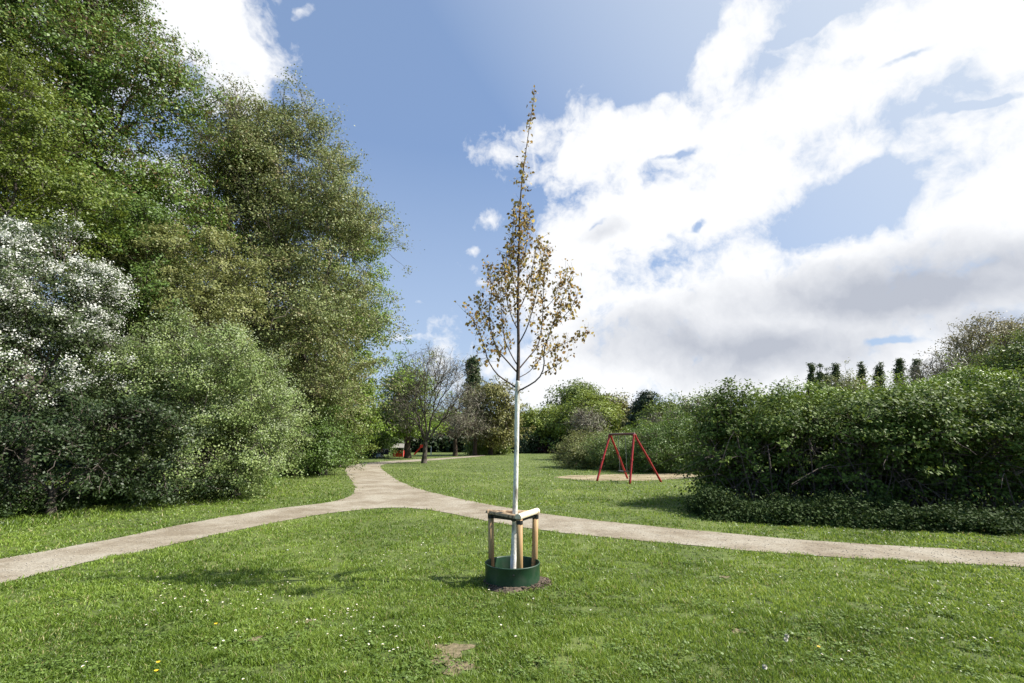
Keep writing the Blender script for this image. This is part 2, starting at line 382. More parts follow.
# ------------------------------------------------------------------ ground, path, sand, soil
def poly_from_px(pts):
    return np.array([G(*p)[:2] for p in pts])
def densify(P, step=.12, jit=.03, seed=1):
    r = []; 
    for i in range(len(P)):
        a = P[i]; b = P[(i+1) % len(P)]; d = np.linalg.norm(b-a); st = max(step, .01*np.linalg.norm(a)); n = max(1, int(d/st))
        for k in range(n): r.append(a+(b-a)*k/n)
    r = np.array(r)
    r += (np.stack([fbm2(r[:, 0]*2.1, r[:, 1]*2.1, seed), fbm2(r[:, 0]*2.1, r[:, 1]*2.1, seed+40)], 1)-.5)*jit*4
    return r
def smooth_curve(P, it=2):
    P = np.array(P, float)
    for _ in range(it):
        Q = np.empty((2*len(P)-2+2, 2)); Q[0] = P[0]; Q[-1] = P[-1]
        a = P[:-1]*.75+P[1:]*.25; b = P[:-1]*.25+P[1:]*.75
        Q[1:-1:2] = a; Q[2:-1:2] = b; P = Q
    return P
upL = [(-420, 632), (-200, 594), (0, 559), (60, 549), (130, 536), (200, 521), (262, 511), (310, 505), (338, 501), (352, 496), (356, 489), (352, 481), (346, 473), (345, 468), (352, 464.6), (375, 462.2), (395, 460.6), (440, 458.2), (474, 455.8), (484, 455.0)]
dnR = [(486, 455.7), (474, 457.0), (440, 459.9), (400, 462.6), (386, 463.8), (379, 466), (385, 472), (398, 481), (415, 488), (445, 496), (490, 505), (542, 514), (600, 521), (662, 527.5), (760, 537), (860, 544), (1024, 553.5), (1250, 564), (1600, 576)]
loR = [(1600, 600), (1250, 583), (1024, 567.5), (860, 559), (760, 552), (662, 543), (600, 537), (542, 531), (490, 522), (450, 513.5), (420, 508.5), (395, 507.5), (360, 509.5), (310, 516), (240, 530), (180, 543), (140, 552), (90, 562), (40, 574), (0, 584), (-200, 636), (-420, 700)]
PATH = densify(np.concatenate([smooth_curve([G(*p)[:2] for p in upL]), smooth_curve([G(*p)[:2] for p in dnR]), smooth_curve([G(*p)[:2] for p in loR])]), .15, .03)
SAND = densify(smooth_curve([G(*p)[:2] for p in [(552, 477.5), (570, 475), (590, 475.6), (612, 474.2), (640, 474.6), (665, 473.2), (690, 473.2), (702, 475), (694, 478), (668, 479.5), (640, 481), (612, 480.6), (585, 480.6), (565, 478.4), (552, 477.5)]]), .2, .08)
def inpoly(x, y, P):
    r = np.zeros(x.shape, bool); n = len(P)
    bb = (x > P[:, 0].min()) & (x < P[:, 0].max()) & (y > P[:, 1].min()) & (y < P[:, 1].max())
    xs = x[bb]; ys = y[bb]; c = np.zeros(xs.shape, bool)
    for i in range(n):
        x1, y1 = P[i]; x2, y2 = P[(i+1) % n]
        if y1 == y2: continue
        m = (ys > min(y1, y2)) & (ys <= max(y1, y2))
        if not m.any(): continue
        xi = (ys[m]-y1)*(x2-x1)/(y2-y1)+x1
        c[m] ^= xs[m] < xi
    r[bb] = c; return r
def sheet(name, P, z, mat):
    import bmesh
    bm = bmesh.new(); vs = [bm.verts.new((p[0], p[1], z)) for p in P]
    es = [bm.edges.new((vs[i], vs[(i+1) % len(vs)])) for i in range(len(vs))]
    bmesh.ops.triangle_fill(bm, edges=es, use_beauty=True)
    for f in bm.faces:
        if f.normal.z < 0: f.normal_flip()
    me = bpy.data.meshes.new(name); bm.to_mesh(me); bm.free(); me.materials.append(mat)
    o = link(bpy.data.objects.new(name, me)); tag(o, kind='structure'); return o
GM = noise_mat('lawn_soil', (.045, .06, .018), (.11, .15, .03), 9, .95, .5, c3=(.12, .15, .04), sc3=.35)
gv = []; 
for r_ in (0, 15, 40, 120, 400, 1600):
    gv.append(r_)
V = [(0, 10, 0)]; Fs = []
ns = 48
for r_ in gv[1:]:
    for k in range(ns): V.append((r_*math.cos(k*2*math.pi/ns), 10+r_*math.sin(k*2*math.pi/ns), 0))
tri = [(0, 1+k, 1+(k+1) % ns) for k in range(ns)]
qd = [(1+j*ns+k, 1+(j+1)*ns+k, 1+(j+1)*ns+(k+1) % ns, 1+j*ns+(k+1) % ns) for j in range(len(gv)-2) for k in range(ns)]
tag(mesh_np('ground', V, [tri, qd], GM), kind='structure')

def gravel_mat(name, a, b, c, d):
    m, t, p, o = mat_new(name)
    tcn = t.nodes.new('ShaderNodeTexCoord')
    n = t.nodes.new('ShaderNodeTexNoise'); n.inputs['Scale'].default_value = .9; n.inputs['Detail'].default_value = 8; n.inputs['Roughness'].default_value = .7
    v = t.nodes.new('ShaderNodeTexVoronoi'); v.inputs['Scale'].default_value = 38
    v2 = t.nodes.new('ShaderNodeTexNoise'); v2.inputs['Scale'].default_value = 26; v2.inputs['Detail'].default_value = 6; v2.inputs['Roughness'].default_value = .8
    for q in (n, v, v2): t.links.new(tcn.outputs['Object'], q.inputs['Vector'])
    r = ramp(t, [(.40, a), (.5, b), (.60, c)]); t.links.new(n.outputs['Fac'], r.inputs[0])
    rv = ramp(t, [(.0, d), (.5, (1, 1, 1)), (1, (1.0, 1.0, 1.0))]); t.links.new(v.outputs['Color'], rv.inputs[0])
    rn = ramp(t, [(.38, (.55, .53, .5)), (.62, (1, 1, 1))]); t.links.new(v2.outputs['Fac'], rn.inputs[0])
    m1 = t.nodes.new('ShaderNodeMix'); m1.data_type = 'RGBA'; m1.blend_type = 'MULTIPLY'; m1.inputs['Factor'].default_value = .55
    m2 = t.nodes.new('ShaderNodeMix'); m2.data_type = 'RGBA'; m2.blend_type = 'MULTIPLY'; m2.inputs['Factor'].default_value = .6
    t.links.new(r.outputs[0], m1.inputs['A']); t.links.new(rv.outputs[0], m1.inputs['B'])
    t.links.new(m1.outputs['Result'], m2.inputs['A']); t.links.new(rn.outputs[0], m2.inputs['B'])
    t.links.new(m2.outputs['Result'], p.inputs['Base Color']); p.inputs['Roughness'].default_value = .95; p.inputs['Specular IOR Level'].default_value = .2
    bp = t.nodes.new('ShaderNodeBump'); bp.inputs['Strength'].default_value = .6; bp.inputs['Distance'].default_value = .012
    t.links.new(v2.outputs['Fac'], bp.inputs['Height']); t.links.new(bp.outputs[0], p.inputs['Normal'])
    return m
PM = gravel_mat('gravel_path', (.245, .205, .150), (.315, .275, .212), (.37, .335, .27), (.45, .43, .42))
sheet('path', PATH, .008, PM)
SM = gravel_mat('play_sand', (.23, .185, .115), (.31, .26, .165), (.39, .33, .22), (.7, .66, .6))
sheet('sand', SAND, .006, SM)
SOIL = noise_mat('dug_soil', (.045, .034, .024), (.15, .115, .085), 30, .95, 1.0)
TX, TY = G(512.5, 583)[:2]            # the young tree
RR = .315
th = np.linspace(0, 2*np.pi, 60, endpoint=False)
rs = 1+.13*np.sin(th*3+1)+.07*np.sin(th*7+.3)
SOILP = np.stack([TX+.03+rs*.375*np.cos(th), TY-.03+rs*.35*np.sin(th)], 1)
# low mound of loose soil round the planting ring
rg = np.array([1.0, .9, .78, .6, .01]); zz = np.array([.004, .02, .03, .034, .036])
V = []; 
for a, z in zip(rg, zz):
    q = np.array([TX+.05, TY-.04]); pp = q+(SOILP-q)*a
    V.append(np.column_stack([pp, z+fbm2(pp[:, 0]*25, pp[:, 1]*25, 4)*.02*(a < 1)]))
V = np.concatenate(V); Fq = [(j*60+k, j*60+(k+1) % 60, (j+1)*60+(k+1) % 60, (j+1)*60+k) for j in range(4) for k in range(60)]
tag(mesh_np('soil_patch', V, [Fq], SOIL, smooth=True), kind='structure')

# bare worn spots: (x, y, radius)
BARE = [(*G(452, 650)[:2], .17), (*G(458, 668)[:2], .15), (*G(440, 661)[:2], .09), (*G(738, 632)[:2], .07), (*G(255, 640)[:2], .07), (*G(308, 622)[:2], .06), (*G(725, 578)[:2], .07), (*G(300, 474)[:2], .9)]
for i, (bx, by, br) in enumerate(BARE):
    t_ = np.linspace(0, 2*np.pi, 28, endpoint=False); q = 1+.3*np.sin(t_*3+i)+.2*np.sin(t_*5+i*2)
    P_ = np.stack([bx+br*.8*q*np.cos(t_), by+br*q*np.sin(t_)*.8], 1)
    if i == 0: EM = noise_mat('worn_earth', (.10, .085, .045), (.23, .185, .11), 25, .95, .6)
    sheet('bare_earth', P_, .004+.0012*i, EM)

# ------------------------------------------------------------------ lawn grass
def make_grass(n, py0, py1, seed, hscale=1.0):
    r = np.random.default_rng(seed)
    py = r.uniform(py0, py1, n); px = r.uniform(-260, 1284, n)
    v = (341.5-py)/F; u = (px-512)/F
    dz = SP+v*CP; dy = CP-v*SP; t = -CH/dz
    x = u*t; y = dy*t
    jx = r.normal(size=n)*.05*np.maximum(1, y/9); keep = ~inpoly(x+jx, y+jx[::-1]*.7, PATH) & (~inpoly(x+jx, y+jx[::-1], SAND) | (r.random(n) < .10))
    keep &= ((x-TX)**2+(y-TY)**2) > (RR*.98)**2
    so = inpoly(x, y, SOILP); keep &= ~so | (r.random(n) < .12)
    for bx, by, br in BARE:
        dd = np.hypot(x-bx, (y-by)/.8)/br
        keep &= (dd > 1.15) | (r.random(n) < np.clip(dd-.25, 0.05, 1)*.5)
    thin = fbm2(x*1.3, y*1.3, 9)
    fine = fbm2(x*5.5, y*5.5, 19); keep &= r.random(n) < np.clip(.55+(thin-.3)*1.8, .45, 1)*np.clip((fine-.28)*6, .12, 1)
    return x[keep], y[keep]
def blades(name, x, y, seed, label, hb=.038):
    r = np.random.default_rng(seed); n = len(x); d = np.hypot(x, y)
    tuft = fbm2(x*4.3, y*4.3, 11); broad = np.clip((fbm2(x*.9, y*.9, 23, 4)-.5)*1.9+.5, 0, 1)
    # taller, coarser growth on the verge under the left-hand bushes
    h = hb*r.uniform(.5, 1.35, n)*(.25+1.6*tuft**1.3)*(1+.0*d)
    ex = edge_tall(x, y); h *= 1+ex*2.6*r.random(n)
    wth = (.0036+.0012*np.maximum(d-2.5, 0))*r.uniform(.7, 1.3, n); wth = np.minimum(wth, .08)
    a = r.uniform(0, 2*np.pi, n); ca, sa = np.cos(a), np.sin(a)
    la = r.uniform(0, 2*np.pi, n); ln = h*r.uniform(.2, 1.2, n)
    lx = np.cos(la)*ln; ly = np.sin(la)*ln
    z0 = np.zeros(n)
    B = np.stack([x, y, z0], 1)
    w = np.stack([ca*wth/2, sa*wth/2, z0], 1)
    M = B+np.stack([lx*.35, ly*.35, h*.6], 1); T = B+np.stack([lx, ly, h*.95], 1)
    V = np.stack([B-w, B+w, M+w*.8, M-w*.8, T], 1).reshape(-1, 3)
    b = np.arange(n)[:, None]*5
    Fq = b+np.array([0, 1, 2, 3]); Ft = b+np.array([3, 2, 4])
    t = -.05+.40*broad+.16*(tuft-.5)+.52*r.random(n)+.12*(fbm2(x*.16, y*.16, 77)-.5)*2-ex*.1
    dry = r.random(n) < .035+.06*(fbm2(x*1.7, y*1.7, 55) > .62); t = np.where(dry, .97, np.minimum(t, .86))
    t = np.clip(t, 0, 1)
    o = mesh_np(name, V, [Fq, Ft], LM['grass'], None, np.concatenate([t, t]))
    tag(o, label, 'grass', kind='stuff'); return o
EDGE = [G(p[0], p[1])[:2] for p in [(-250, 560), (0, 524), (70, 516), (130, 508), (200, 500), (260, 487), (290, 474), (330, 465)]]
def edge_tall(x, y):
    e = np.zeros(len(x))
    for a, b in zip(EDGE[:-1], EDGE[1:]):
        d = b-a; L2 = (d**2).sum(); t = np.clip(((x-a[0])*d[0]+(y-a[1])*d[1])/L2, 0, 1)
        dd = np.hypot(x-a[0]-d[0]*t, y-a[1]-d[1]*t); e = np.maximum(e, np.clip(1-dd/1.3, 0, 1))
    return e
x1, y1 = make_grass(950000, 500, 745, 21)
blades('lawn_grass', x1, y1, 31, 'short green lawn grass in the foreground around the young tree and path')
# the same lawn beside and behind the viewpoint
rs_ = np.random.default_rng(91); xs_ = rs_.uniform(-9, 9, 420000); ys_ = rs_.uniform(-3.5, 7, 420000)
m_ = CH/np.maximum(ys_, .05); v_ = (-m_*CP-SP)/(CP-m_*SP); u_ = xs_/(np.maximum(ys_, .05)/(CP-v_*SP))
seen = (ys_ > .6) & (v_ > (341.5-745)/F) & (v_ < 0) & (np.abs(u_)*F < 772)
k_ = ~seen & ~inpoly(xs_, ys_, PATH); xs_, ys_ = xs_[k_], ys_[k_]
blades('side_lawn_grass', xs_, ys_, 35, 'short green lawn grass beside and behind the viewpoint')
x2, y2 = make_grass(230000, 450, 505, 22)
blades('meadow_grass', x2, y2, 32, 'green mown grass of the wide far lawn beyond the path', .055)

# clover and other broad-leaved plants in the turf
rw = np.random.default_rng(61); cw = []
for _ in range(330):
    q = G(rw.uniform(-60, 1090), rw.uniform(515, 690)); m_ = rw.integers(8, 40); sp = rw.uniform(.04, .16)
    cw.append(np.column_stack([q[0]+rw.normal(size=m_)*sp*1.3, q[1]+rw.normal(size=m_)*sp, rw.uniform(.012, .04, m_)]))
cw = np.concatenate(cw); cw = cw[~inpoly(cw[:, 0], cw[:, 1], PATH) & ~inpoly(cw[:, 0], cw[:, 1], SOILP)]
nn_ = unit(rw.normal(size=cw.shape)*.35+[0, 0, 1]); V_, F_, t_2 = leaves(cw, nn_, 3, .010, .022, .85, 62, .3, .8, .5, .3, zmin=.004)
tag(mesh_np('clover', V_, [F_], LM['clover'], None, t_2), 'patches of clover and small broad leaved weeds among the lawn grass', 'clover', kind='stuff')

# ------------------------------------------------------------------ daisies, dandelions
WHITE = mat_new('petal_white')[0]; WHITE.node_tree.nodes['Principled BSDF'].inputs['Base Color'].default_value = (.82, .82, .8, 1)
YEL = mat_new('petal_yellow')[0]; YEL.node_tree.nodes['Principled BSDF'].inputs['Base Color'].default_value = (.75, .5, .02, 1)
STEM = mat_new('flower_stem')[0]; STEM.node_tree.nodes['Principled BSDF'].inputs['Base Color'].default_value = (.09, .16, .03, 1)
PUFF = mat_new('seed_puff')[0]; PUFF.node_tree.nodes['Principled BSDF'].inputs['Base Color'].default_value = (.75, .72, .62, 1)
def plain(name, c, rough=.6, metal=0.):
    m, t, p, o = mat_new(name)
    p.inputs['Base Color'].default_value = (*c, 1); p.inputs['Roughness'].default_value = rough; p.inputs['Metallic'].default_value = metal
    return m
def flower_geo(R, h, np_=11, cup=.25):
    V = []; Fp = []
    for k in range(np_):
        a = k*2*math.pi/np_; da = math.pi/np_*.9
        c = lambda r, an, z: (r*math.cos(an), r*math.sin(an), h+z)
        b = len(V); V += [c(R*.25, a, 0), c(R*.8, a-da, R*cup), c(R, a, R*cup*1.2), c(R*.8, a+da, R*cup)]; Fp.append((b, b+1, b+2, b+3))
    return V, Fp
def dome(R, h, k=8):
    V = [(0, 0, h+R*.55)]; V += [(R*math.cos(i*2*math.pi/k), R*math.sin(i*2*math.pi/k), h) for i in range(k)]
    return V, [(0, 1+i, 1+(i+1) % k) for i in range(k)]
def mesh_py(name, V, Fs, mat, parent=None, smooth=False):
    me = bpy.data.meshes.new(name); me.from_pydata([tuple(map(float, v)) for v in V], [], [tuple(int(i) for i in f) for f in Fs]); me.update()
    if smooth: me.polygons.foreach_set('use_smooth', [True]*len(me.polygons))
    me.materials.append(mat); return link(bpy.data.objects.new(name, me), parent)
def stem_geo(h, r=.0015):
    V = []; 
    for z in (0, h):
        V += [(r*math.cos(i*2.094), r*math.sin(i*2.094), z) for i in range(3)]
    return V, [(0, 1, 4, 3), (1, 2, 5, 4), (2, 0, 3, 5)]
proto = empty('daisy', (0, 0, 0))
DH = .05
mesh_py('petals', *flower_geo(.0095, DH), WHITE, proto); mesh_py('disc', *dome(.004, DH+.001), YEL, proto); mesh_py('stem', *stem_geo(DH), STEM, proto)
def copy_tree(o, parent=None):
    c = o.copy(); link(c, parent)
    for ch in o.children: copy_tree(ch, c)
    return c
# drifts of daisies where the photo has them: (px, py, spread, count)
drift = [(350, 625, 26, 22), (250, 605, 40, 26), (150, 585, 30, 16), (375, 640, 30, 20), (310, 660, 40, 8), (180, 590, 18, 10), (75, 605, 40, 6), (390, 560, 22, 26), (430, 545, 25, 14), (330, 570, 30, 12),
         (260, 600, 20, 10), (200, 620, 30, 8), (95, 670, 25, 3), (60, 620, 12, 2), (500, 640, 22, 5), (520, 600, 30, 5), (640, 545, 18, 8), (730, 555, 30, 8), (800, 600, 40, 14), (930, 620, 40, 18), (980, 640, 30, 12), (880, 570, 60, 12),
         (950, 590, 40, 12), (620, 575, 40, 7), (650, 610, 40, 6), (840, 665, 20, 4), (700, 590, 40, 8), (300, 490, 14, 8), (345, 545, 30, 10), (240, 625, 30, 8)]
rd = np.random.default_rng(5); fl = []
for px, py, s, n in drift:
    for _ in range(n):
        a, b = px+rd.normal()*s, py+rd.normal()*s*.35
        if 470 < b < 690: fl.append(G(a, b)[:2])
fl = np.array(fl); ok = ~inpoly(fl[:, 0], fl[:, 1], PATH) & (np.hypot(fl[:, 0]-TX, fl[:, 1]-TY) > .45); fl = fl[ok]
fl = fl[np.argsort(np.hypot(fl[:, 0], fl[:, 1]))]
for i, (x, y) in enumerate(fl[:300]):
    o = proto if i == 0 else copy_tree(proto)
    s = rd.uniform(.8, 1.15); o.location = (x, y, rd.uniform(-.015, .0)); o.scale = (s, s, s)
    o.rotation_euler = (rd.normal()*.25, rd.normal()*.25+.15, rd.uniform(0, 6.28))
    tag(o, 'small white daisy with a yellow centre open in the near lawn', 'daisy', 'white daisies scattered in the near lawn')
# the innumerable small ones far off
fx = []; 
for _ in range(2600):
    a, b = rd.uniform(-100, 1100), 455+abs(rd.normal())*32
    if b < 600 and vn2(np.array([a*.02]), np.array([b*.08]), 3)[0] > .5: fx.append(G(a, b)[:2])
fx = np.array(fx); fx = fx[~inpoly(fx[:, 0], fx[:, 1], PATH) & ~inpoly(fx[:, 0], fx[:, 1], SAND)]
V0, F0 = flower_geo(.014, .06, 6); V0 = np.array(V0); F0 = np.array(F0)
sc_ = rd.uniform(.6, 1.3, len(fx))
VV = (V0[None]*np.stack([sc_, sc_, np.ones(len(fx))], 1)[:, None]) + np.column_stack([fx, np.zeros(len(fx))])[:, None]
FF = (F0[None]+np.arange(len(fx))[:, None, None]*len(V0)).reshape(-1, 4)
tag(mesh_np('daisies', VV.reshape(-1, 3), [FF], WHITE), 'tiny white daisies speckling the far lawn beyond the nearer ones', 'daisies', kind='stuff')
for k, (px, py, lab) in enumerate([(157, 671, 'yellow dandelion flower low in the lawn, upper of the pair at bottom left'), (155, 680, 'yellow dandelion flower, lower of the pair at the bottom left edge'), (215, 631, 'lone yellow dandelion among daisies left of the brown worn spot'), (820, 655, 'yellow dandelion flower near the bottom right of the lawn')]):
    x, y = G(px, py)[:2]; e = empty('dandelion', (x, y, 0)); tag(e, lab, 'dandelion', 'yellow dandelions in the lawn')
    mesh_py('petals', *flower_geo(.015, .055, 18, .35), YEL, e); mesh_py('disc', *dome(.009, .056), YEL, e); mesh_py('stem', *stem_geo(.055, .002), STEM, e)
for k, (px, py, lab) in enumerate([(787, 651, 'round white dandelion seed head, lower of the close pair'), (788, 647, 'round white dandelion seed head, upper of the close pair'), (766, 680, 'pale dandelion clock at the very bottom of the lawn')]):
    x, y = G(px, py)[:2]; e = empty('dandelion_clock', (x, y, 0)); tag(e, lab, 'dandelion', 'dandelion seed heads in the lawn')
    r = np.random.default_rng(k); d = unit(r.normal(size=(90, 3))); c = np.array([0, 0, .08])
    S = np.stack([np.tile(c, (90, 1)), c+d*.016], 1); V, Fq = segs_mesh(S, np.full(90, .0004), np.full(90, .0022), 3)
    mesh_np('seed_head', V, [Fq], PUFF, e); mesh_py('stem', *stem_geo(.1, .002), STEM, e)

# ------------------------------------------------------------------ young tree
def sweep(pts, rad, sides=10, caps=True):
    pts = np.array(pts, float); rad = np.array(rad, float); n = len(pts)
    tan = unit(np.gradient(pts, axis=0)); V = []; ref = np.array([0, 1., 0]) if abs(tan[0][1]) < .8 else np.array([1., 0, 0])
    for i in range(n):
        a = unit(np.cross(tan[i], ref)); b = np.cross(tan[i], a)
        for k in range(sides):
            t = k*2*math.pi/sides; V.append(pts[i]+(a*math.cos(t)+b*math.sin(t))*rad[i])
    Fq = [(i*sides+k, i*sides+(k+1) % sides, (i+1)*sides+(k+1) % sides, (i+1)*sides+k) for i in range(n-1) for k in range(sides)]
    if caps: Fq += [tuple(range(sides))[::-1], tuple(range((n-1)*sides, n*sides))]
    return V, Fq
def resamp(pts, rads, m):
    pts = np.array(pts, float); t = np.linspace(0, len(pts)-1, m); idx = np.arange(len(pts))
    # Catmull-Rom
    out_ = []
    for tt in t:
        i = min(int(tt), len(pts)-2); f = tt-i
        p0 = pts[max(i-1, 0)]; p1 = pts[i]; p2 = pts[i+1]; p3 = pts[min(i+2, len(pts)-1)]
        out_.append(.5*((2*p1)+(-p0+p2)*f+(2*p0-5*p1+4*p2-p3)*f*f+(-p0+3*p1-3*p2+p3)*f**3))
    return np.array(out_), np.interp(t, idx, rads)
LIME = noise_mat('lime_washed_bark', (.42, .39, .33), (.80, .78, .71), 26, .85, .9, c3=(.30, .27, .22), sc3=16, stretch=(1, 1, .35), lo=.3, hi=.48)
DKB = noise_mat('young_dark_bark', (.035, .024, .020), (.10, .07, .055), 40, .7, .3)
yt = empty('young_tree', (TX, TY, 0)); tag(yt, 'slender young tree with white painted trunk and bronze leaves held in a stake frame', 'tree')
o0 = np.array([TX, TY, 0])
def ypt(px, py, dy=0.0): return W(px, py, TY+dy)-o0
tr_pts = [(.0, 0, -.03), ypt(513.8, 548), ypt(515.3, 500), ypt(516.6, 440), ypt(517.3, 392), ypt(518, 381)]
tr_r = [.040, .034, .030, .029, .031, .027]
p_, r_ = resamp(tr_pts, tr_r, 24); V, Fq = sweep(p_, r_, 14); mesh_py('trunk', V, Fq, LIME, yt, True)
lead = [ypt(517.6, 388), ypt(518.5, 350, .01), ypt(518, 300), ypt(519, 250, .02), ypt(520, 205), ypt(524, 165, .02), ypt(529, 130), ypt(533, 104), ypt(535, 86)]
lr = [.027, .020, .017, .013, .010, .007, .005, .0035, .002]
BR = [  # (points with depth offset), radius
 ([(517, 388, 0), (508, 382, -.02), (497, 374, -.1), (488, 360, -.2), (484, 345, -.25), (478, 330, -.3), (472, 318, -.3), (464, 311, -.3)], .011),
 ([(518, 391, 0), (528, 386, -.1), (539, 378, -.2), (544, 366, -.3), (544, 350, -.35), (551, 330, -.4), (560, 305, -.45), (568, 285, -.45), (574, 272, -.45)], .011),
 ([(542, 374, -.25), (552, 368, -.3), (560, 363, -.3), (567, 358, -.32)], .005),
 ([(518, 378, 0), (530, 371, .1), (541, 358, .2), (556, 348, .3), (572, 340, .4), (588, 332, .45)], .006),
 ([(517, 372, 0), (508, 362, -.05), (498, 350, -.1), (492, 335, -.15), (489, 315, -.15), (491, 295, -.15), (495, 270, -.15)], .011),
 ([(518, 366, 0), (512, 356, .1), (505, 340, .2), (502, 320, .25), (501, 295, .25), (503, 265, .25)], .009),
 ([(518, 370, 0), (528, 358, .1), (538, 345, .2), (542, 325, .3), (543, 300, .3), (545, 270, .3), (548, 245, .3)], .010),
 ([(518, 345, 0), (526, 330, -.1), (532, 312, -.2), (537, 290, -.2), (541, 265, -.2), (545, 248, -.2)], .009),
 ([(518, 330, 0), (511, 315, -.1), (506, 295, -.15), (505, 270, -.15), (508, 245, -.1)], .008),
 ([(519, 310, 0), (527, 292, .1), (532, 270, .15), (536, 250, .15), (540, 238, .15)], .008),
 ([(519, 295, 0), (513, 278, .1), (511, 258, .12), (513, 235, .1)], .006),
 ([(519, 275, 0), (524, 258, -.08), (527, 240, -.1), (528, 222, -.1)], .006),
 ([(519, 255, 0), (514, 242, 0), (513, 225, 0), (516, 210, 0)], .005),
 ([(552, 326, -.42), (562, 318, -.5), (571, 308, -.5), (578, 292, -.5)], .005),
 ([(543, 310, .3), (553, 300, .35), (560, 284, .35), (566, 268, .35)], .005),
 ([(492, 330, -.15), (484, 322, 0), (480, 308, .05), (478, 296, .05)], .004),
 ([(520, 238, 0), (526, 226, .05), (529, 214, .05), (530, 205, .05)], .004),
 ([(501, 305, .25), (495, 295, .35), (491, 280, .35), (488, 265, .3)], .004),
]
VS = []; FS = []; nb = 0
def addg(V, Fq):
    global nb
    VS.extend([np.array(v) for v in V]); FS.extend([tuple(i+nb for i in f) for f in Fq]); nb += len(V)
leafC = []; leafD = []
rb = np.random.default_rng(3)
def deck(P_, start, dens, spread):
    """leaves and short twigs along a branch"""
    seg = np.linalg.norm(np.diff(P_, axis=0), axis=1); tot = seg.sum(); m = int(tot*dens)
    cs = np.concatenate([[0], np.cumsum(seg)])/tot
    for _ in range(m):
        t = start+(1-start)*rb.random(); i = min(np.searchsorted(cs, t)-1, len(P_)-2); i = max(i, 0)
        f = (t-cs[i])/max(cs[i+1]-cs[i], 1e-6); c = P_[i]+(P_[i+1]-P_[i])*f
        d = unit(rb.normal(size=3)+np.array([0, 0, .5])); l = spread*rb.uniform(.3, 1.3)
        tip = c+d*l
        V, Fq = sweep([c, c+d*l*.5+np.array([0, 0, -.004]), tip], [.0018, .0014, .0009], 3, False); addg(V, Fq)
        k = rb.integers(1, 4)
        for j in range(k):
            leafC.append(c+d*l*rb.uniform(.35, 1.1)+rb.normal(size=3)*.022); leafD.append(d)
p_, r_ = resamp(lead, lr, 40); V, Fq = sweep(p_, r_, 8); addg(V, Fq)
deck(p_[8:26], 0.0, 78, .14)
for i_ in range(24, 38): deck(p_[i_:i_+2], 0.0, 48 if rb.random() < .75 else 10, .045)
for pts, r0 in BR:
    q = [ypt(a, b, c) for a, b, c in pts]; p_, r_ = resamp(q, np.linspace(r0, .0025, len(q)), 16)
    V, Fq = sweep(p_, r_, 7); addg(V, Fq)
    low = len(pts) > 7
    deck(p_, .40 if low else .2, 72 if not low else 52, .14)
mesh_py('branches', VS, FS, DKB, yt, True)
C = np.array(leafC); D = np.array(leafD); n = len(C); r = np.random.default_rng(8)
Nv = unit(r.normal(size=(n, 3))+np.array([0, 0, .25])); T = unit(np.cross(Nv, r.normal(size=(n, 3)))+np.array([0, 0, -.75])); B = unit(np.cross(Nv, T)); Nv = np.cross(T, B)
s = (.047*r.uniform(.6, 1.3, n))[:, None]
V = np.stack([C, C+T*s*.28+B*s*.34+Nv*s*.06, C+T*s*.6+B*s*.30+Nv*s*.05, C+T*s, C+T*s*.6-B*s*.30+Nv*s*.05, C+T*s*.28-B*s*.34+Nv*s*.06], 1).reshape(-1, 3)
b = np.arange(n)[:, None]*6
zt_ = np.clip((C[:, 2]-2.8)/3, 0, 1)
mesh_np('leaves', V, [b+np.array([0, 1, 2, 3]), b+np.array([0, 3, 4, 5])], LM['young'], yt, np.tile(np.clip(r.random(n)*.95+.1*(fbm2(C[:, 0]*3, C[:, 2]*3, 2)-.5), 0, 1), 2))

# planting ring
GREEN = noise_mat('green_plastic', (.007, .034, .015), (.012, .055, .022), 6, .5, .05, c3=(.03, .06, .035), sc3=7, spec=.5)
DARKM = plain('black_rubber', (.012, .012, .013), .6)
ring = empty('planting_ring', (TX, TY, 0)); tag(ring, 'dark green plastic ring set in soil round the foot of the young tree', 'planting ring')
k = 72; V = []; 
prof = [(RR, .0), (RR+.004, .10), (RR+.006, .215), (RR+.010, .222), (RR+.008, .230), (RR-.004, .230), (RR-.006, .215), (RR-.008, .02)]
for i in range(k):
    a = i*2*math.pi/k; w_ = 1+.006*math.sin(2*a+.5)
    for (r1, z) in prof: V.append((r1*w_*math.cos(a), r1*w_*math.sin(a), z))
m = len(prof); Fq = [(i*m+j, ((i+1) % k)*m+j, ((i+1) % k)*m+j+1, i*m+j+1) for i in range(k) for j in range(m-1)]
mesh_py('wall', V, Fq, GREEN, ring, True)
for a in (-88, 30, 150):
    a = math.radians(a); V, Fq = sweep([((RR+.002)*math.cos(a), (RR+.002)*math.sin(a), .16), ((RR+.014)*math.cos(a), (RR+.014)*math.sin(a), .16)], [.011, .009], 10)
    mesh_py('rivet', V, Fq, DARKM, ring)
# loose stones on the gravel path
gr_ = np.random.default_rng(44); q = np.array([G(a, b)[:2] for a, b in zip(gr_.uniform(-60, 1090, 16000), gr_.uniform(466, 600, 16000))]); q = q[inpoly(q[:, 0], q[:, 1], PATH)]
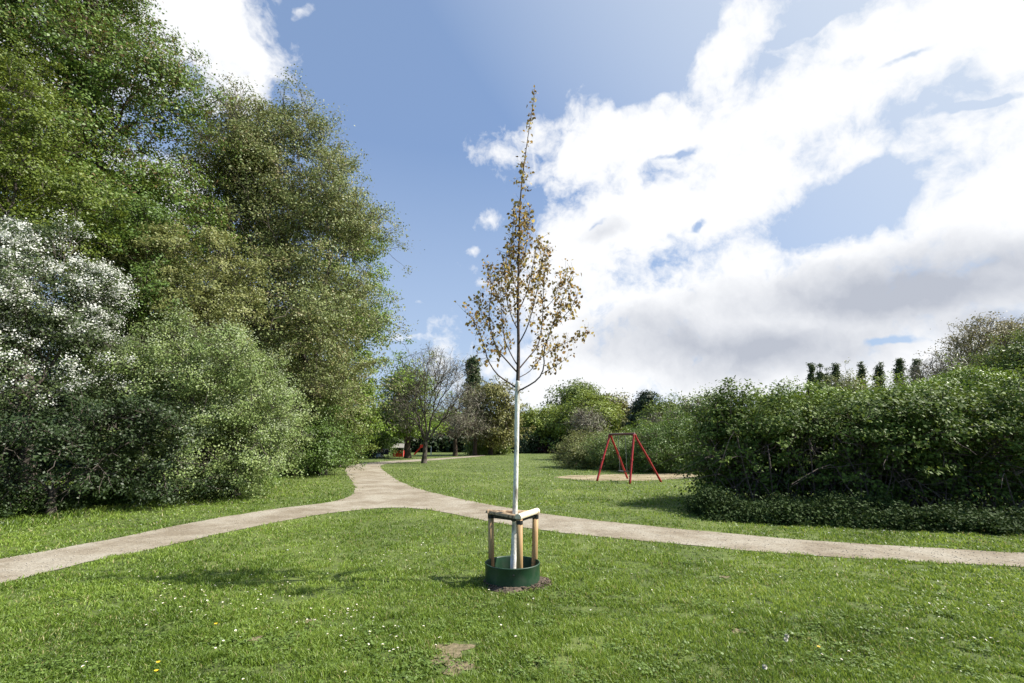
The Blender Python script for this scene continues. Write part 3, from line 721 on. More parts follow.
# loose earth clods in and around the ring
cr = np.random.default_rng(12); cl_v = []; cl_f = []
ico = np.array([(0, 0, 1), (.9, 0, .45), (.28, .85, .45), (-.72, .53, .45), (-.72, -.53, .45), (.28, -.85, .45), (0, 0, -.5)])
icf = [(0, 1, 2), (0, 2, 3), (0, 3, 4), (0, 4, 5), (0, 5, 1), (6, 2, 1), (6, 3, 2), (6, 4, 3), (6, 5, 4), (6, 1, 5)]
for i in range(900):
    a = cr.uniform(0, 6.28); rr = math.sqrt(cr.random())*.41
    x, y = .05+rr*math.cos(a), -.04+rr*math.sin(a)*.85
    s = cr.uniform(.004, .018); P_ = ico*s*cr.uniform(.7, 1.3, (7, 3))+np.array([TX+x, TY+y, .03+s*.2 if rr < .38 else .014])
    cl_f += [tuple(j+len(cl_v)*1 for j in f) for f in icf]; cl_v += list(P_)
mesh_o = mesh_py('soil_clods', cl_v, cl_f, SOIL); tag(mesh_o, 'crumbly brown soil clods in and around the green ring', 'soil', kind='stuff')

gs = gr_.uniform(.003, .012, len(q))*np.maximum(1, q[:, 1]/12); gp = ico[None]*gs[:, None, None]*gr_.uniform(.6, 1.4, (len(q), 7, 3)); gp[:, :, 2] *= .7
gp += np.column_stack([q, np.full(len(q), .009)])[:, None]
PEB = noise_mat('pebble_stone', (.16, .14, .12), (.55, .50, .43), .9, .9, 0, lo=.3, hi=.7); PEB.node_tree.nodes['Noise Texture'].inputs['Scale'].default_value = 40
tag(mesh_np('gravel', gp.reshape(-1, 3), [(np.array(icf)[None]+np.arange(len(q))[:, None, None]*7).reshape(-1, 3)], PEB), 'loose small stones lying on the gravel path', 'gravel', kind='stuff')
# stake frame
WOOD = noise_mat('turned_pine', (.36, .22, .10), (.58, .40, .20), 10, .6, .15, stretch=(6, 6, .6), c3=(.25, .14, .06), sc3=1.3)
WOODP = noise_mat('pale_sunlit_pine', (.55, .46, .32), (.78, .70, .55), 10, .6, .1, stretch=(3, 3, 3))  # pale tone paints in the bright light on the right-hand rail
WOODB = noise_mat('weathered_pine', (.28, .19, .11), (.52, .39, .24), 12, .7, .2, stretch=(4, 4, 4), c3=(.13, .08, .045), sc3=4)
frm = empty('stake_frame', (TX, TY, 0)); tag(frm, 'three legged pine stake frame with half round rails supporting the young tree', 'tree frame')
sL = W(491.5, 512, TY+.20)-o0; sF = W(519.5, 524, TY-.26)-o0; sR = W(534.5, 511, TY+.17)-o0
HT = .745
SXY = [(sL[0], .20), (sF[0], -.26), (sR[0], .17)]
lean = [(-.008, 0), (0, 0), (.012, 0)]
for (sx, sy), (lx, ly) in zip(SXY, lean):
    V, Fq = sweep([(sx-lx, sy-ly, -.05), (sx, sy, HT*.5), (sx+lx, sy+ly, HT)], [.037, .036, .036], 18)
    mesh_py('stake', V, Fq, WOOD, frm, True)
    V, Fq = sweep([(sx+lx, sy+ly, HT-.055), (sx+lx, sy+ly, HT-.012)], [.0385, .0385], 18, False); mesh_py('strap', V, Fq, DARKM, frm)
def half_rail(a, b, r, mat, z, round_=False, name='rail'):
    a = np.array(a, float); b = np.array(b, float); d = unit(b-a); side = np.array([-d[1], d[0], 0]); V = []; up_ = np.array([0, 0, 1.])
    prof = [(r*math.cos(t), r*math.sin(t)*1.0) for t in np.linspace(0, math.pi, 9)] if not round_ else [(r*math.cos(t), r*math.sin(t)+r*.5) for t in np.linspace(-.5, math.pi+.5, 12)]
    for t in np.linspace(0, 1, 8):
        c = a+(b-a)*t
        for (u, v) in prof: V.append(c+side*u+up_*(z+v*.95)-up_*0)
    m = len(prof); Fq = [(i*m+j, i*m+(j+1) % m, (i+1)*m+(j+1) % m, (i+1)*m+j) for i in range(7) for j in range(m)]
    Fq += [tuple(range(m))[::-1], tuple(range(7*m, 8*m))]
    o = mesh_py(name, V, Fq, mat, frm); return o
A_ = np.array([*SXY[0], 0]); B_ = np.array([*SXY[1], 0]); C_ = np.array([*SXY[2], 0]); A_[0] -= .008; C_[0] += .012
ext = lambda a, b, e1, e2: (a-unit(b-a)*e1, b+unit(b-a)*e2)
half_rail(*ext(A_, C_, .04, .04), .045, WOODB, HT-.004, name='back_rail')
half_rail(*ext(A_, B_, .055, -.045), .043, WOODB, HT+.003)
half_rail(*ext(B_, C_, .045, .055), .040, WOODP, HT+.006, True)
for (a, b) in ((A_, B_), (B_, C_)):
    d = unit(b-a); p1 = a+d*.03; p2 = b-d*.03; V = []
    s_ = np.array([-d[1], d[0], 0])*.008
    for c in (p1, p2):
        for zz_ in (HT-.03, HT-.002):
            V += [c-s_+[0, 0, zz_], c+s_+[0, 0, zz_]]
    mesh_py('tie', V, [(0, 1, 5, 4), (2, 3, 7, 6)[::-1], (0, 2, 6, 4), (1, 3, 7, 5), (0, 1, 3, 2), (4, 5, 7, 6)], DARKM, frm)
tx_ = ypt(515.5, 520)[0]
V, Fq = sweep([(tx_+.045*math.cos(t), .045*math.sin(t), HT-.05) for t in np.linspace(0, 2*math.pi, 20)], [.010]*20, 6); mesh_py('tie', V, Fq, DARKM, frm)
for (sx, sy) in SXY:
    d = unit(np.array([sx-tx_, sy, 0])); V, Fq = sweep([(tx_+d[0]*.05, d[1]*.05, HT-.05), (sx-d[0]*.035, sy-d[1]*.035, HT-.045)], [.008, .008], 5); mesh_py('tie', V, Fq, DARKM, frm)

# ------------------------------------------------------------------ swing
RED = noise_mat('red_paint', (.27, .012, .014), (.38, .02, .02), 5, .45, .03, spec=.5)
GREYM = plain('galvanised_steel', (.30, .30, .31), .45, .8)
sw = empty('swing_frame', (4.9, 20.9, 0)); tag(sw, 'red steel tube swing set with one low black seat on pale sand', 'swing')
q0 = np.array([4.9, 20.9, 0])
aL = np.array([4.42, 21.6, 1.98])-q0; aR = np.array([5.13, 20.15, 1.98])-q0
feet = [((3.63, 21.0, 0), aL, 1), ((5.32, 22.4, 0), aL, -1), ((4.70, 19.55, 0), aR, 1), ((6.28, 20.5, 0), aR, -1)]
bd = unit(aR-aL)
for ft, ap, s in feet:
    ft = np.array(ft)-q0; tp = ap+(ft-ap)*.045+[0, 0, 0]
    side = unit(np.array([ft[0]-ap[0], ft[1]-ap[1], 0]))
    p_, r_ = resamp([ft-[0, 0, .05], ft+(ap-ft)*.5, ap+(ft-ap)*.12+side*.0, ap+side*.05+[0, 0, -.02]], [.045, .045, .045, .045], 14)
    V, Fq = sweep(p_, r_, 12); lg = mesh_py('leg', V, Fq, RED, sw, True)
    c = ft+(ap-ft)*.47; d = unit(ap-ft); V, Fq = sweep([c-d*.05, c+d*.05], [.055, .055], 12); mesh_py('collar', V, Fq, RED, lg)
V, Fq = sweep([aL-bd*.05, aR+bd*.05], [.05, .05], 14); mesh_py('crossbar', V, Fq, plain('maroon_grey_paint', (.13, .05, .05), .5), sw, True)
mid = (aL+aR)/2; sd = unit(np.cross(bd, [0, 0, 1.])); cz = .42
for s in (-1, 1):
    tp = mid+bd*.24*s+[0, 0, -.05]; bt = mid+bd*.23*s; bt[2] = cz+.02
    P_ = np.linspace(tp, bt, 46); V = []; Fq = []
    for i in range(45):
        v, f = sweep([P_[i]+(sd if i % 2 else bd)*.006, P_[i+1]+(sd if i % 2 else bd)*.006], [.0055, .0055], 4); v2, f2 = sweep([P_[i]-(sd if i % 2 else bd)*.006, P_[i+1]-(sd if i % 2 else bd)*.006], [.0055, .0055], 4)
        Fq += [tuple(a+len(V) for a in g) for g in f]; V += v; Fq += [tuple(a+len(V) for a in g) for g in f2]; V += v2
    mesh_py('chain', V, Fq, GREYM, sw)
V = []; 
for i, t in enumerate(np.linspace(-1, 1, 9)):
    c = mid+bd*.24*t; z = cz-.03*(1-t*t)
    for (u, dz) in ((-.11, 0), (.11, 0), (.11, .03), (-.11, .03)): p = c+sd*u; V.append((p[0], p[1], z+dz))
Fq = [(i*4+j, i*4+(j+1) % 4, (i+1)*4+(j+1) % 4, (i+1)*4+j) for i in range(8) for j in range(4)]+[(0, 1, 2, 3), (32, 33, 34, 35)]
mesh_py('seat', V, Fq, DARKM, sw)
# ------------------------------------------------------------------ left-hand trees and bushes
def blossom_extra(frac, per, size, mat, spread, zlo=0., seedx=0, where=None):
    def f(e, P, Nn, base):
        r = np.random.default_rng(77+seedx)
        out_ = (Nn[:, 2] > -.35)
        k = out_ & (r.random(len(P)) < frac) & (P[:, 2] > zlo)
        if where is not None: k &= where(P)
        V, Fq, t = leaves(P[k]+Nn[k]*.06+[0, 0, .05], Nn[k], per, spread, size, .9, 5+seedx, .85, .35, .8, .7)
        mesh_np('blossom', V-base, [Fq], LM[mat], e, t)
    return f
# big tree at the top left with bronze young leaves, and its brighter neighbour
tree('broadleaf_tree', 'tall dark broadleaf tree with bronze young leaves and open branches filling the top left', 'tree', (-15.5, 18.5),
     [lobe(20, -60, 18, 120, 90), lobe(85, -30, 18.5, 85, 85), lobe(120, 110, 18.5, 85, 110), lobe(150, 75, 19, 36, 50), lobe(40, 120, 17.5, 95, 130), lobe(150, 210, 19, 55, 70), lobe(-90, 40, 18, 130, 170), lobe(60, -150, 18, 120, 90), lobe(90, 180, 18, 70, 80), lobe(60, 60, 19, 100, 100)],
     'bigtree', .13, 5200, 46, .30, .34, fork=.5, seed=1, gap=.40, gscale=.55, r_tip=.012, fill=.3, bark=BARKB, sides=5, K=22, bs=.75)
tree('maple_tree', 'yellow green maple with dense hanging sprays at the far left edge', 'tree', (-14.2, 14.2),
     [lobe(10, 150, 13.5, 70, 85), lobe(50, 190, 14, 52, 62), lobe(-60, 120, 14, 90, 110), lobe(0, 75, 14.2, 50, 30), lobe(60, 240, 14, 50, 40), lobe(-80, 250, 14, 90, 60)],
     'maple', .085, 1700, 60, .22, .26, fork=.5, seed=2, gap=.38, flat=.3, fill=.5, tmul=.9, K=18, bs=.6)
tree('walnut_tree', 'huge olive brown tree with fine sparse young leaves standing tallest left of the path', 'tree', (-10.2, 25.5),
     [lobe(285, 175, 25, 62, 88), lobe(322, 240, 25, 50, 95), lobe(295, 330, 25, 78, 90), lobe(335, 330, 26, 40, 70), lobe(250, 210, 24.5, 55, 110), lobe(302, 408, 26, 48, 45), lobe(338, 205, 25.5, 24, 45), lobe(240, 130, 25, 40, 45), lobe(252, 270, 25.5, 52, 70)],
     'walnut', .12, 4600, 52, .36, .36, fork=.35, seed=3, gap=.38, gscale=.5, r_tip=.012, fill=.35, bark=BARK, flat=.6, outw=.7, rnd=.7, zmin=1.6, K=24, bs=.95)
tree('ash_tree', 'thin upright tree with bare looking stems and sparse leaves between the two big crowns', 'tree', (-13.5, 23.5),
     [lobe(215, 150, 23.5, 32, 62), lobe(228, 110, 23.5, 26, 38), lobe(205, 220, 23.5, 38, 60), lobe(240, 170, 24, 26, 50)],
     'walnut', .12, 520, 18, .28, .16, fork=.5, seed=4, gap=.40, r_tip=.014, fill=.2, bark=BARKP)
tree('lime_tree', 'bright green tree showing behind the right edge of the olive brown giant', 'tree', (-13.2, 34.5),
     [lobe(349, 290, 33, 34, 80), lobe(335, 380, 33, 40, 60), lobe(358, 385, 34, 20, 44)], 'bright', .17, 1000, 50, .40, .3, seed=5, gap=.40, fill=.5, zmin=2.0)
tree('olive_shrub', 'greyish olive rounded tall shrub rising behind the flowering hawthorns', 'shrub', (-11.0, 17.5),
     [lobe(195, 275, 17, 58, 58), lobe(150, 300, 17, 45, 60), lobe(215, 340, 17, 50, 60)], 'olive', .085, 1100, 60, .20, .14, seed=6, gap=.36, fill=.55)
tree('field_maple', 'mid green small tree behind the white hawthorn and under the tall trees', 'tree', (-12.6, 16.6),
     [lobe(130, 250, 16.5, 50, 60), lobe(90, 240, 16.5, 60, 50), lobe(140, 350, 16, 60, 80), lobe(60, 330, 16, 70, 80), lobe(0, 380, 15.5, 90, 75)], 'shrub', .09, 2000, 55, .22, .16, seed=7, gap=.40, fill=.45)
tree('white_hawthorn', 'hawthorn covered in heavy white blossom at the left edge', 'hawthorn', (-11.6, 11.8),
     [lobe(-40, 285, 11.2, 95, 76), lobe(35, 290, 11.6, 58, 62), lobe(15, 365, 11.6, 80, 75), lobe(78, 320, 12, 30, 50), lobe(-120, 330, 11.4, 100, 110), lobe(50, 235, 12, 34, 18), lobe(100, 285, 12.2, 16, 26)],
     'poplar', .06, 2300, 50, .17, .15, seed=8, gap=.32, fill=.5, bark=BARK, r_tip=.006, K=5, bs=.24, flat=.8, extra=blossom_extra(.5, 64, .04, 'blossom', .10, 1.9, 1))
tree('dark_bush', 'dark bush coloured for deep shade at the foot of the white hawthorn', 'bush', (-10.6, 11.4),
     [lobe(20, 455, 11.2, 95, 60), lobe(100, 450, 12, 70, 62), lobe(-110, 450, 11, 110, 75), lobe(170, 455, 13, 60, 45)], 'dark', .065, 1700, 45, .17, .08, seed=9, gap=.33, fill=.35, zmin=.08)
tree('green_hawthorn', 'arching hawthorn with pale green leaves and specks of blossom drooping towards the path', 'hawthorn', (-8.6, 15.2),
     [lobe(205, 365, 14.4, 66, 52), lobe(165, 400, 14.2, 68, 62), lobe(235, 395, 14.6, 52, 55), lobe(225, 440, 14.8, 66, 48), lobe(270, 425, 15.2, 28, 50), lobe(175, 455, 14.4, 60, 42), lobe(255, 365, 15, 26, 16)],
     'haw', .06, 2600, 56, .16, .15, seed=10, gap=.37, fill=.5, droop=.7, tshift=.14, zmin=.12, extra=blossom_extra(.6, 26, .04, 'blossomg', .12, .9, 2))
# shrubs bordering the path further on
for k, (lab, base, lobes, lf, nn, sz) in enumerate([
    ('big leafy elder bush closest to the bend of the path', (-9.9, 25.0), [lobe(312, 440, 24.5, 32, 30), lobe(296, 425, 25, 30, 35), lobe(326, 452, 24.5, 12, 14)], 'shrub', 700, .10),
    ('rounded green bush right of the elder where the path bends', (-11.9, 33.5), [lobe(338, 425, 33, 28, 34), lobe(350, 440, 34, 14, 16), lobe(330, 400, 33, 30, 30)], 'far', 600, .13),
    ('dark green bush behind the people sitting by the path', (-17, 56), [lobe(372, 430, 56, 22, 26), lobe(360, 440, 55, 18, 16), lobe(385, 436, 57, 10, 14)], 'shrub', 420, .17)]):
    tree('path_bush', lab, 'bush', base, lobes, lf, sz, nn, 50, .30 if k < 2 else .4, .09, seed=20+k, gap=.36, fill=.5, group='bushes along the far path', zmin=.1)

# ------------------------------------------------------------------ middle distance
def gy(py): return float(G(512, py)[1])
bb = G(424, 463.2)
tree('spreading_tree', 'almost leafless spreading tree with dark forked limbs alone on the far lawn', 'tree', bb,
     [lobe(430, 385, bb[1], 38, 40), lobe(408, 402, bb[1]+1, 26, 28), lobe(454, 390, bb[1]-1, 20, 32), lobe(434, 366, bb[1], 26, 20)],
     'twig', .40, 1700, 3, .30, .18, fork=.26, seed=31, gap=.34, fill=.35, r_tip=.010, bark=BARK, gscale=.4, bs=.7, limb=.85)
FT = [  # name, label, cat, trunk px, Y, lobes(px,py,rx,ry), leaf, size, clumps, per, spread, R, bark
 ('oak_tree', 'round green tree just behind the leafless spreading tree', 'tree', 408, 52, [(404, 395, 20, 38), (412, 415, 22, 22), (395, 418, 14, 18)], 'bright', .24, 700, 34, .5, .30, BARKB),
 ('poplar_tree', 'dark narrow columnar poplar rising above the middle trees', 'tree', 473, 88, [(473, 372, 4.5, 20), (473, 400, 6.5, 30), (472, 425, 7, 20)], 'poplar', .36, 700, 30, .40, .35, BARKB),
 ('lime_tree', 'brown twiggy tree just right of the leafless tree', 'tree', 455.5, 61, [(457, 412, 15, 24), (452, 428, 16, 15)], 'twig', .50, 420, 10, .5, .24, BARKB),
 ('lime_tree', 'reddish brown budding tree in front of the columnar poplar', 'tree', 475, 64, [(474, 412, 15, 28), (478, 428, 17, 16)], 'twig', .50, 500, 12, .5, .24, BARKB),
 ('maple_tree', 'yellow green tree just left of the white young trunk', 'tree', 490.5, 66, [(494, 405, 17, 25), (503, 420, 13, 20), (484, 418, 16, 20)], 'farolive', .28, 650, 32, .55, .26, BARKB),
 ('birch_tree', 'bright yellow green tree just right of the white young trunk', 'tree', 540, 84, [(541, 423, 15, 17), (530, 430, 14, 16)], 'farlight', .36, 520, 30, .7, .22, BARK),
 ('birch_tree', 'bright green tree with whitish blossom beside the tall leaning crown', 'tree', 560, 82, [(562, 425, 14, 15), (553, 433, 12, 14)], 'farlight', .36, 450, 30, .7, .22, BARK),
 ('willow_tree', 'tallest grey green tree of the middle group with a leaning crown', 'tree', 583, 92, [(577, 397, 16, 13), (590, 404, 16, 14), (572, 408, 10, 13)], 'far', .42, 560, 30, .8, .35, BARK),
 ('lime_tree', 'light green leafy tree in front of the tallest middle one', 'tree', 590, 78, [(588, 415, 20, 17), (602, 408, 10, 16), (598, 425, 16, 14)], 'farlight', .36, 700, 32, .7, .28, BARK),
 ('ash_tree', 'olive green upright tree left of the dark conifer', 'tree', 612, 86, [(611, 412, 9, 20), (622, 412, 7, 20), (616, 428, 14, 14)], 'farolive', .38, 480, 30, .7, .26, BARK),
 ('conifer_tree', 'dark blackish conifer above the swing', 'conifer', 645, 74, [(645, 396, 5, 8), (645, 406, 9, 11), (646, 420, 12, 14)], 'conifer', .30, 520, 34, .45, .24, BARKB),
 ('plum_tree', 'small leafless round brown tree behind the bushes', 'tree', 582, 48, [(582, 423, 13, 12)], 'twig', .50, 380, 9, .35, .12, BARKB),
 ('alder_tree', 'green tree between the conifer and the big hedge', 'tree', 668, 66, [(666, 416, 14, 14), (676, 420, 16, 14)], 'far', .30, 520, 32, .6, .22, BARKB),
 ('alder_tree', 'pale leaved open tree at the left shoulder of the big hedge', 'tree', 705, 34, [(706, 402, 14, 8), (697, 412, 14, 14), (712, 420, 16, 20)], 'haw', .15, 420, 22, .4, .14, BARKP),
 ('twiggy_tree', 'brown twiggy tree just right of the dark conifer', 'tree', 660, 62, [(656, 426, 10, 14), (664, 430, 10, 11)], 'twig', .50, 260, 13, .5, .14, BARKB),
]
for k, (nm, lab, ct, px, Y, lb, lf, sz, cl_, per, spr, R, bk_) in enumerate(FT):
    b_ = W(px, 450, Y)
    tree(nm, lab, ct, b_, [lobe(a, b, Y+(i % 3-1)*Y*.01, c, d) for i, (a, b, c, d) in enumerate(lb)], lf, sz, cl_, per, spr, R, fork=.45, seed=40+k, bark=bk_, gap=.36, fill=.4, r_tip=.03, gscale=.3, zmin=.3 if nm == 'conifer_tree' else 2.3 if px < 480 else 1.0, bs=.35 if nm == 'poplar_tree' else None, K=4 if nm == 'poplar_tree' else 9)
# bushes: strip beyond the lawn and those behind the swing
BU = [
 ('yellow green low bush beside the trunks on the far lawn edge', 478, 68, [(480, 449, 13, 5)], 'farlight', .22, 200),
 ('long low pale bush at the far lawn edge left of the white trunk', 497, 70, [(500, 449, 12, 5), (490, 448, 10, 6)], 'far', .22, 200),
 ('dark bush at the lawn edge just right of the white trunk', 528, 80, [(527, 443, 14, 9)], 'dark', .28, 260),
 ('dark reddish purple bush at the far lawn edge', 545, 82, [(545, 444, 12, 8)], 'purple', .28, 260),
 ('dark green bush between the purple one and the thicket', 560, 80, [(562, 442, 10, 9)], 'dark', .28, 220),
]
for k, (lab, px, Y, lb, lf, sz, cl_) in enumerate(BU):
    tree('bush', lab, 'bush', W(px, 450, Y), [lobe(a, b, Y, c, d) for a, b, c, d in lb], lf, sz, cl_, 40, .4, .06, seed=70+k, gap=.34, fill=.3, zmin=.1, r_tip=.02, group='bushes at the far lawn edge')
BS = [
 ('grey green thicket left of the swing', 575, 33, [(572, 452, 20, 15), (590, 448, 20, 18), (566, 460, 14, 9)], 'olive', .085, 560),
 ('brownish green thicket straight behind the swing', 617, 31, [(612, 450, 22, 20), (630, 446, 22, 18), (603, 458, 16, 14)], 'haw', .085, 800),
 ('dark based green thicket between the swing and the big hedge', 662, 28, [(655, 448, 28, 24), (682, 445, 26, 28), (640, 458, 18, 16)], 'shrub', .085, 1100),
 ('fresh green bush behind the thicket right of the swing', 680, 42, [(676, 430, 22, 14), (650, 436, 18, 10)], 'bright', .14, 420)]
for k, (lab, px, Y, lb, lf, sz, cl_) in enumerate(BS):
    tree('thicket', lab, 'bush', W(px, 460, Y), [lobe(a, b, Y+(i-1)*.6, c, d, d*Y/F*1.3) for i, (a, b, c, d) in enumerate(lb)], lf, sz, cl_, 48, .24, .07, seed=80+k, gap=.35, fill=.45, zmin=.05, r_tip=.012, bark=BARKT, group='thickets behind the swing')

# ------------------------------------------------------------------ the big hedge on the right
def canes(e, P, Nn, base, n=70, seed=0, x0=0, x1=0, y0=0, y1=0, hh=2.4):
    r = np.random.default_rng(seed); V = []; Fq = []
    for _ in range(n):
        x = r.uniform(x0, x1); y = r.uniform(y0, y1); a = r.uniform(0, 6.28); l = r.uniform(.6, 2.4); h = r.uniform(.4, 1)*hh
        d = np.array([math.cos(a), math.sin(a)*.5, 0])
        q = [np.array([x, y, 0]), np.array([x, y, h*.55])+d*l*.3, np.array([x, y, h*.95])+d*l*.5, np.array([x, y, h*r.uniform(.45, 1.0)])+d*l*1.1]
        p_, r_ = resamp(q, [.016, .013, .009, .004], 10); v, f = sweep(p_-base, r_*r.uniform(.6, 1.3), 5, False)
        Fq += [tuple(i+len(V) for i in g) for g in f]; V += v
    mesh_py('canes', V, Fq, BARKT, e)
HG = [
 ('dense rounded hedge bush forming the left end of the big hedge', (6.6, 13.2), [lobe(748, 437, 12.8, 46, 44, 1.5), lobe(795, 432, 12.4, 58, 45, 1.5), lobe(735, 462, 13.0, 34, 40, 1.2), lobe(785, 475, 12.8, 62, 40, 1.1), lobe(745, 455, 14.4, 40, 48, .9), lobe(800, 455, 14.4, 60, 50, .9)], (5.6, 8.4, 11.7, 13.2), 2.0),
 ('middle bush of the big hedge with light green top shoots and arching canes', (9.4, 12.4), [lobe(850, 432, 11.8, 60, 42, 1.5), lobe(905, 430, 11.6, 60, 43, 1.5), lobe(875, 475, 12.2, 80, 40, 1.0), lobe(850, 455, 13.6, 55, 50, .9), lobe(920, 455, 13.6, 55, 50, .9)], (7.9, 11.2, 10.9, 12.4), 2.1),
 ('right hand bush of the big hedge with tangled bare canes at the picture edge', (12.6, 11.8), [lobe(975, 430, 11.2, 60, 46, 1.5), lobe(1045, 428, 11.2, 75, 46, 1.5), lobe(1010, 480, 11.6, 90, 42, 1.0), lobe(1140, 445, 11, 90, 62, 1.6), lobe(990, 455, 13.2, 60, 55, .9), lobe(1070, 455, 13.2, 80, 55, .9)], (10.6, 15.2, 10.2, 11.8), 2.1)]
for k, (lab, base, lb, cx, hh) in enumerate(HG):
    tree('hedge_bush', lab, 'hedge', base, lb, 'hedge', .085, 3000, 34, .17, .07, K=16, bs=.36, seed=90+k, gap=.36, fill=.35, zmin=.25, r_tip=.006, bark=BARKT, group='bushes of the big hedge', up=.6, lowthin=1.75,
         extra=lambda e, P, Nn, b, cx=cx, k=k, hh=hh: canes(e, P, Nn, b, 90, k, *cx, hh=hh))
# green undergrowth at its foot
def patch(name, label, px, Yr, n, leaf, size, hgt, seed):
    r = np.random.default_rng(seed); P = []
    a = np.array(px)
    for _ in range(n):
        t = r.random()*(len(a)-1); i = int(t); f = t-i; g = a[i]+(a[i+1]-a[i])*f
        q = G(g[0], g[1]); b_ = r.random()
        wid = min(1, 4*b_, 4*(1-b_))
        P.append([q[0]+r.normal()*.1, q[1]+b_*Yr, r.random()**.8*hgt*(.35+.75*wid)*(.15+1.7*vn2(np.array([q[0]*2.2]), np.array([(q[1]+b_*Yr)*2]), seed)[0])])
    P = np.array(P); Nn = unit(r.normal(size=P.shape)*.4+[0, -.3, .8])
    V, Fq, t = leaves(P, Nn, 26, .10, size, .6, seed, .6, .5, .5, .7)
    S = np.stack([P*[1, 1, 0], P], 1); V2, F2 = segs_mesh(S, np.full(len(P), .004), np.full(len(P), .003), 3)
    o = mesh_np(name, np.concatenate([V, V2]), [Fq, F2+len(V)], LM[leaf], None, np.concatenate([t, np.full(len(F2), .3)])); tag(o, label, 'undergrowth', kind='stuff')
patch('undergrowth', 'low leafy nettle undergrowth along the foot of the big hedge', [(716, 521), (750, 523), (800, 526), (870, 529), (940, 532), (1024, 536), (1250, 549)], 1.5, 2400, 'nettle', .06, .31, 3)
patch('leafy_undergrowth', 'low dark leafy growth under the flowering bushes on the left', [(-250, 560), (0, 518), (70, 510), (130, 503), (200, 494), (262, 480), (290, 468)], 1.2, 1100, 'shrub', .07, .35, 5)

# ------------------------------------------------------------------ trees beyond the hedge
BH = [
 ('willow_tree', 'wide golden brown budding willow above the hedge at the right edge', 'tree', 988, 46, [(988, 336, 28, 24), (965, 345, 16, 18), (1030, 335, 26, 24), (985, 360, 26, 16)], 'willow', .17, 1100, 16, .45, .38, BARKP, .35),
 ('lime_tree', 'dark green tree right of the willow at the picture edge', 'tree', 1020, 34, [(1018, 365, 24, 24), (1045, 360, 30, 35)], 'far', .16, 620, 40, .4, .22, BARKB, .4),
 ('ash_tree', 'grey brown twiggy tree left of the willow behind the hedge', 'tree', 945, 40, [(944, 372, 20, 18), (925, 378, 14, 10)], 'twig', .50, 380, 8, .4, .16, BARKT, .35),
 ('maple_tree', 'fresh green tree behind the hedge under the willow', 'tree', 965, 28, [(965, 386, 26, 14), (985, 388, 20, 15)], 'bright', .13, 600, 40, .34, .18, BARKB, .4),
 ('pale_tree', 'pale greyish tree low behind the hedge between the poplar groups', 'tree', 850, 60, [(851, 384, 13, 12), (842, 390, 10, 8)], 'olive', .2, 260, 20, .5, .18, BARKP, .4),
 ('maple_tree', 'light green tree behind the middle of the hedge', 'tree', 880, 26, [(880, 400, 24, 10), (905, 398, 20, 10), (925, 398, 22, 13)], 'bright', .12, 600, 40, .32, .16, BARKB, .4),
 ('maple_tree', 'leafy green tree behind the left part of the hedge', 'tree', 800, 22, [(800, 404, 26, 9), (770, 408, 24, 9), (830, 404, 16, 9)], 'bright', .11, 600, 40, .3, .14, BARKB, .4),
]
for k, (nm, lab, ct, px, Y, lb, lf, sz, cl_, per, spr, R, bk_, gp) in enumerate(BH):
    tree(nm, lab, ct, W(px, 450, Y), [lobe(a, b, Y, c, d) for a, b, c, d in lb], lf, sz, cl_, per, spr, R, fork=.4, seed=110+k, bark=bk_, gap=gp, fill=.35, r_tip=.02, gscale=.35, zmin=.6)
PO = [(812, 366, 3.5, 'leftmost of the far dark poplars above the hedge'), (820, 365, 4, 'second dark poplar of the tight left group above the hedge'), (828, 368, 3.5, 'third dark poplar of the tight left group'),
      (836, 366, 4, 'rightmost dark poplar of the tight left group'), (862, 365, 4, 'pale slim poplar alone just right of the tight poplar group'), (880, 364, 4.5, 'short poplar second from the left of the spaced row'), (900, 361, 5, 'poplar next left of the last one in the spaced row'), (917, 359, 6, 'stoutest far poplar at the right end of the spaced row')]
for k, (px, top, w_, lab) in enumerate(PO):
    Y = 118+(k % 3)*5
    tree('poplar_tree', lab, 'poplar', W(px, 450, Y), [lobe(px+.4*(k % 2), top+5+k % 3, Y, w_*.34, 9), lobe(px-.5*(k % 3), top+16, Y, w_*.62, 12), lobe(px, top+34, Y, w_*.8, 18)], 'poplar', .34, 340, 24, .40, .3, fork=.4, seed=130+k, bark=BARKB, gap=.36, fill=.3, r_tip=.05, zmin=1, bs=.22, K=3, group='far poplars above the hedge')
# far-off woodland closing the view
def wood(name, label, x0, x1, yb, hgt, n, leaf, size, seed):
    r = np.random.default_rng(seed); x = r.uniform(x0, x1, n); y = yb(x)+r.normal(size=n)*3
    top = hgt*(.55+.75*fbm2(x*.06, x*0, seed)); z = top*r.random(n)**.75
    P = np.column_stack([x, y, z]); Nn = unit(np.column_stack([r.normal(size=n)*.5, -np.ones(n), z/top]))
    V, Fq, t = leaves(P, Nn, 22, 1.0, size, .7, seed, .7)
    tag(mesh_np(name, V, [Fq], LM[leaf], None, t), label, 'woodland', kind='stuff')
wood('far_woodland', 'far band of green woodland closing off the lawn', -80, 130, lambda x: 125+0*x, 9, 9000, 'far', .9, 1)
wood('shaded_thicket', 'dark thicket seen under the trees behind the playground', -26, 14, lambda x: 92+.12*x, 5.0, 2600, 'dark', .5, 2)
wood('left_woodland', 'dim woodland deep behind the trees left of the path', -60, -16, lambda x: 32-.25*(x+16), 11, 6500, 'dark', .32, 4)

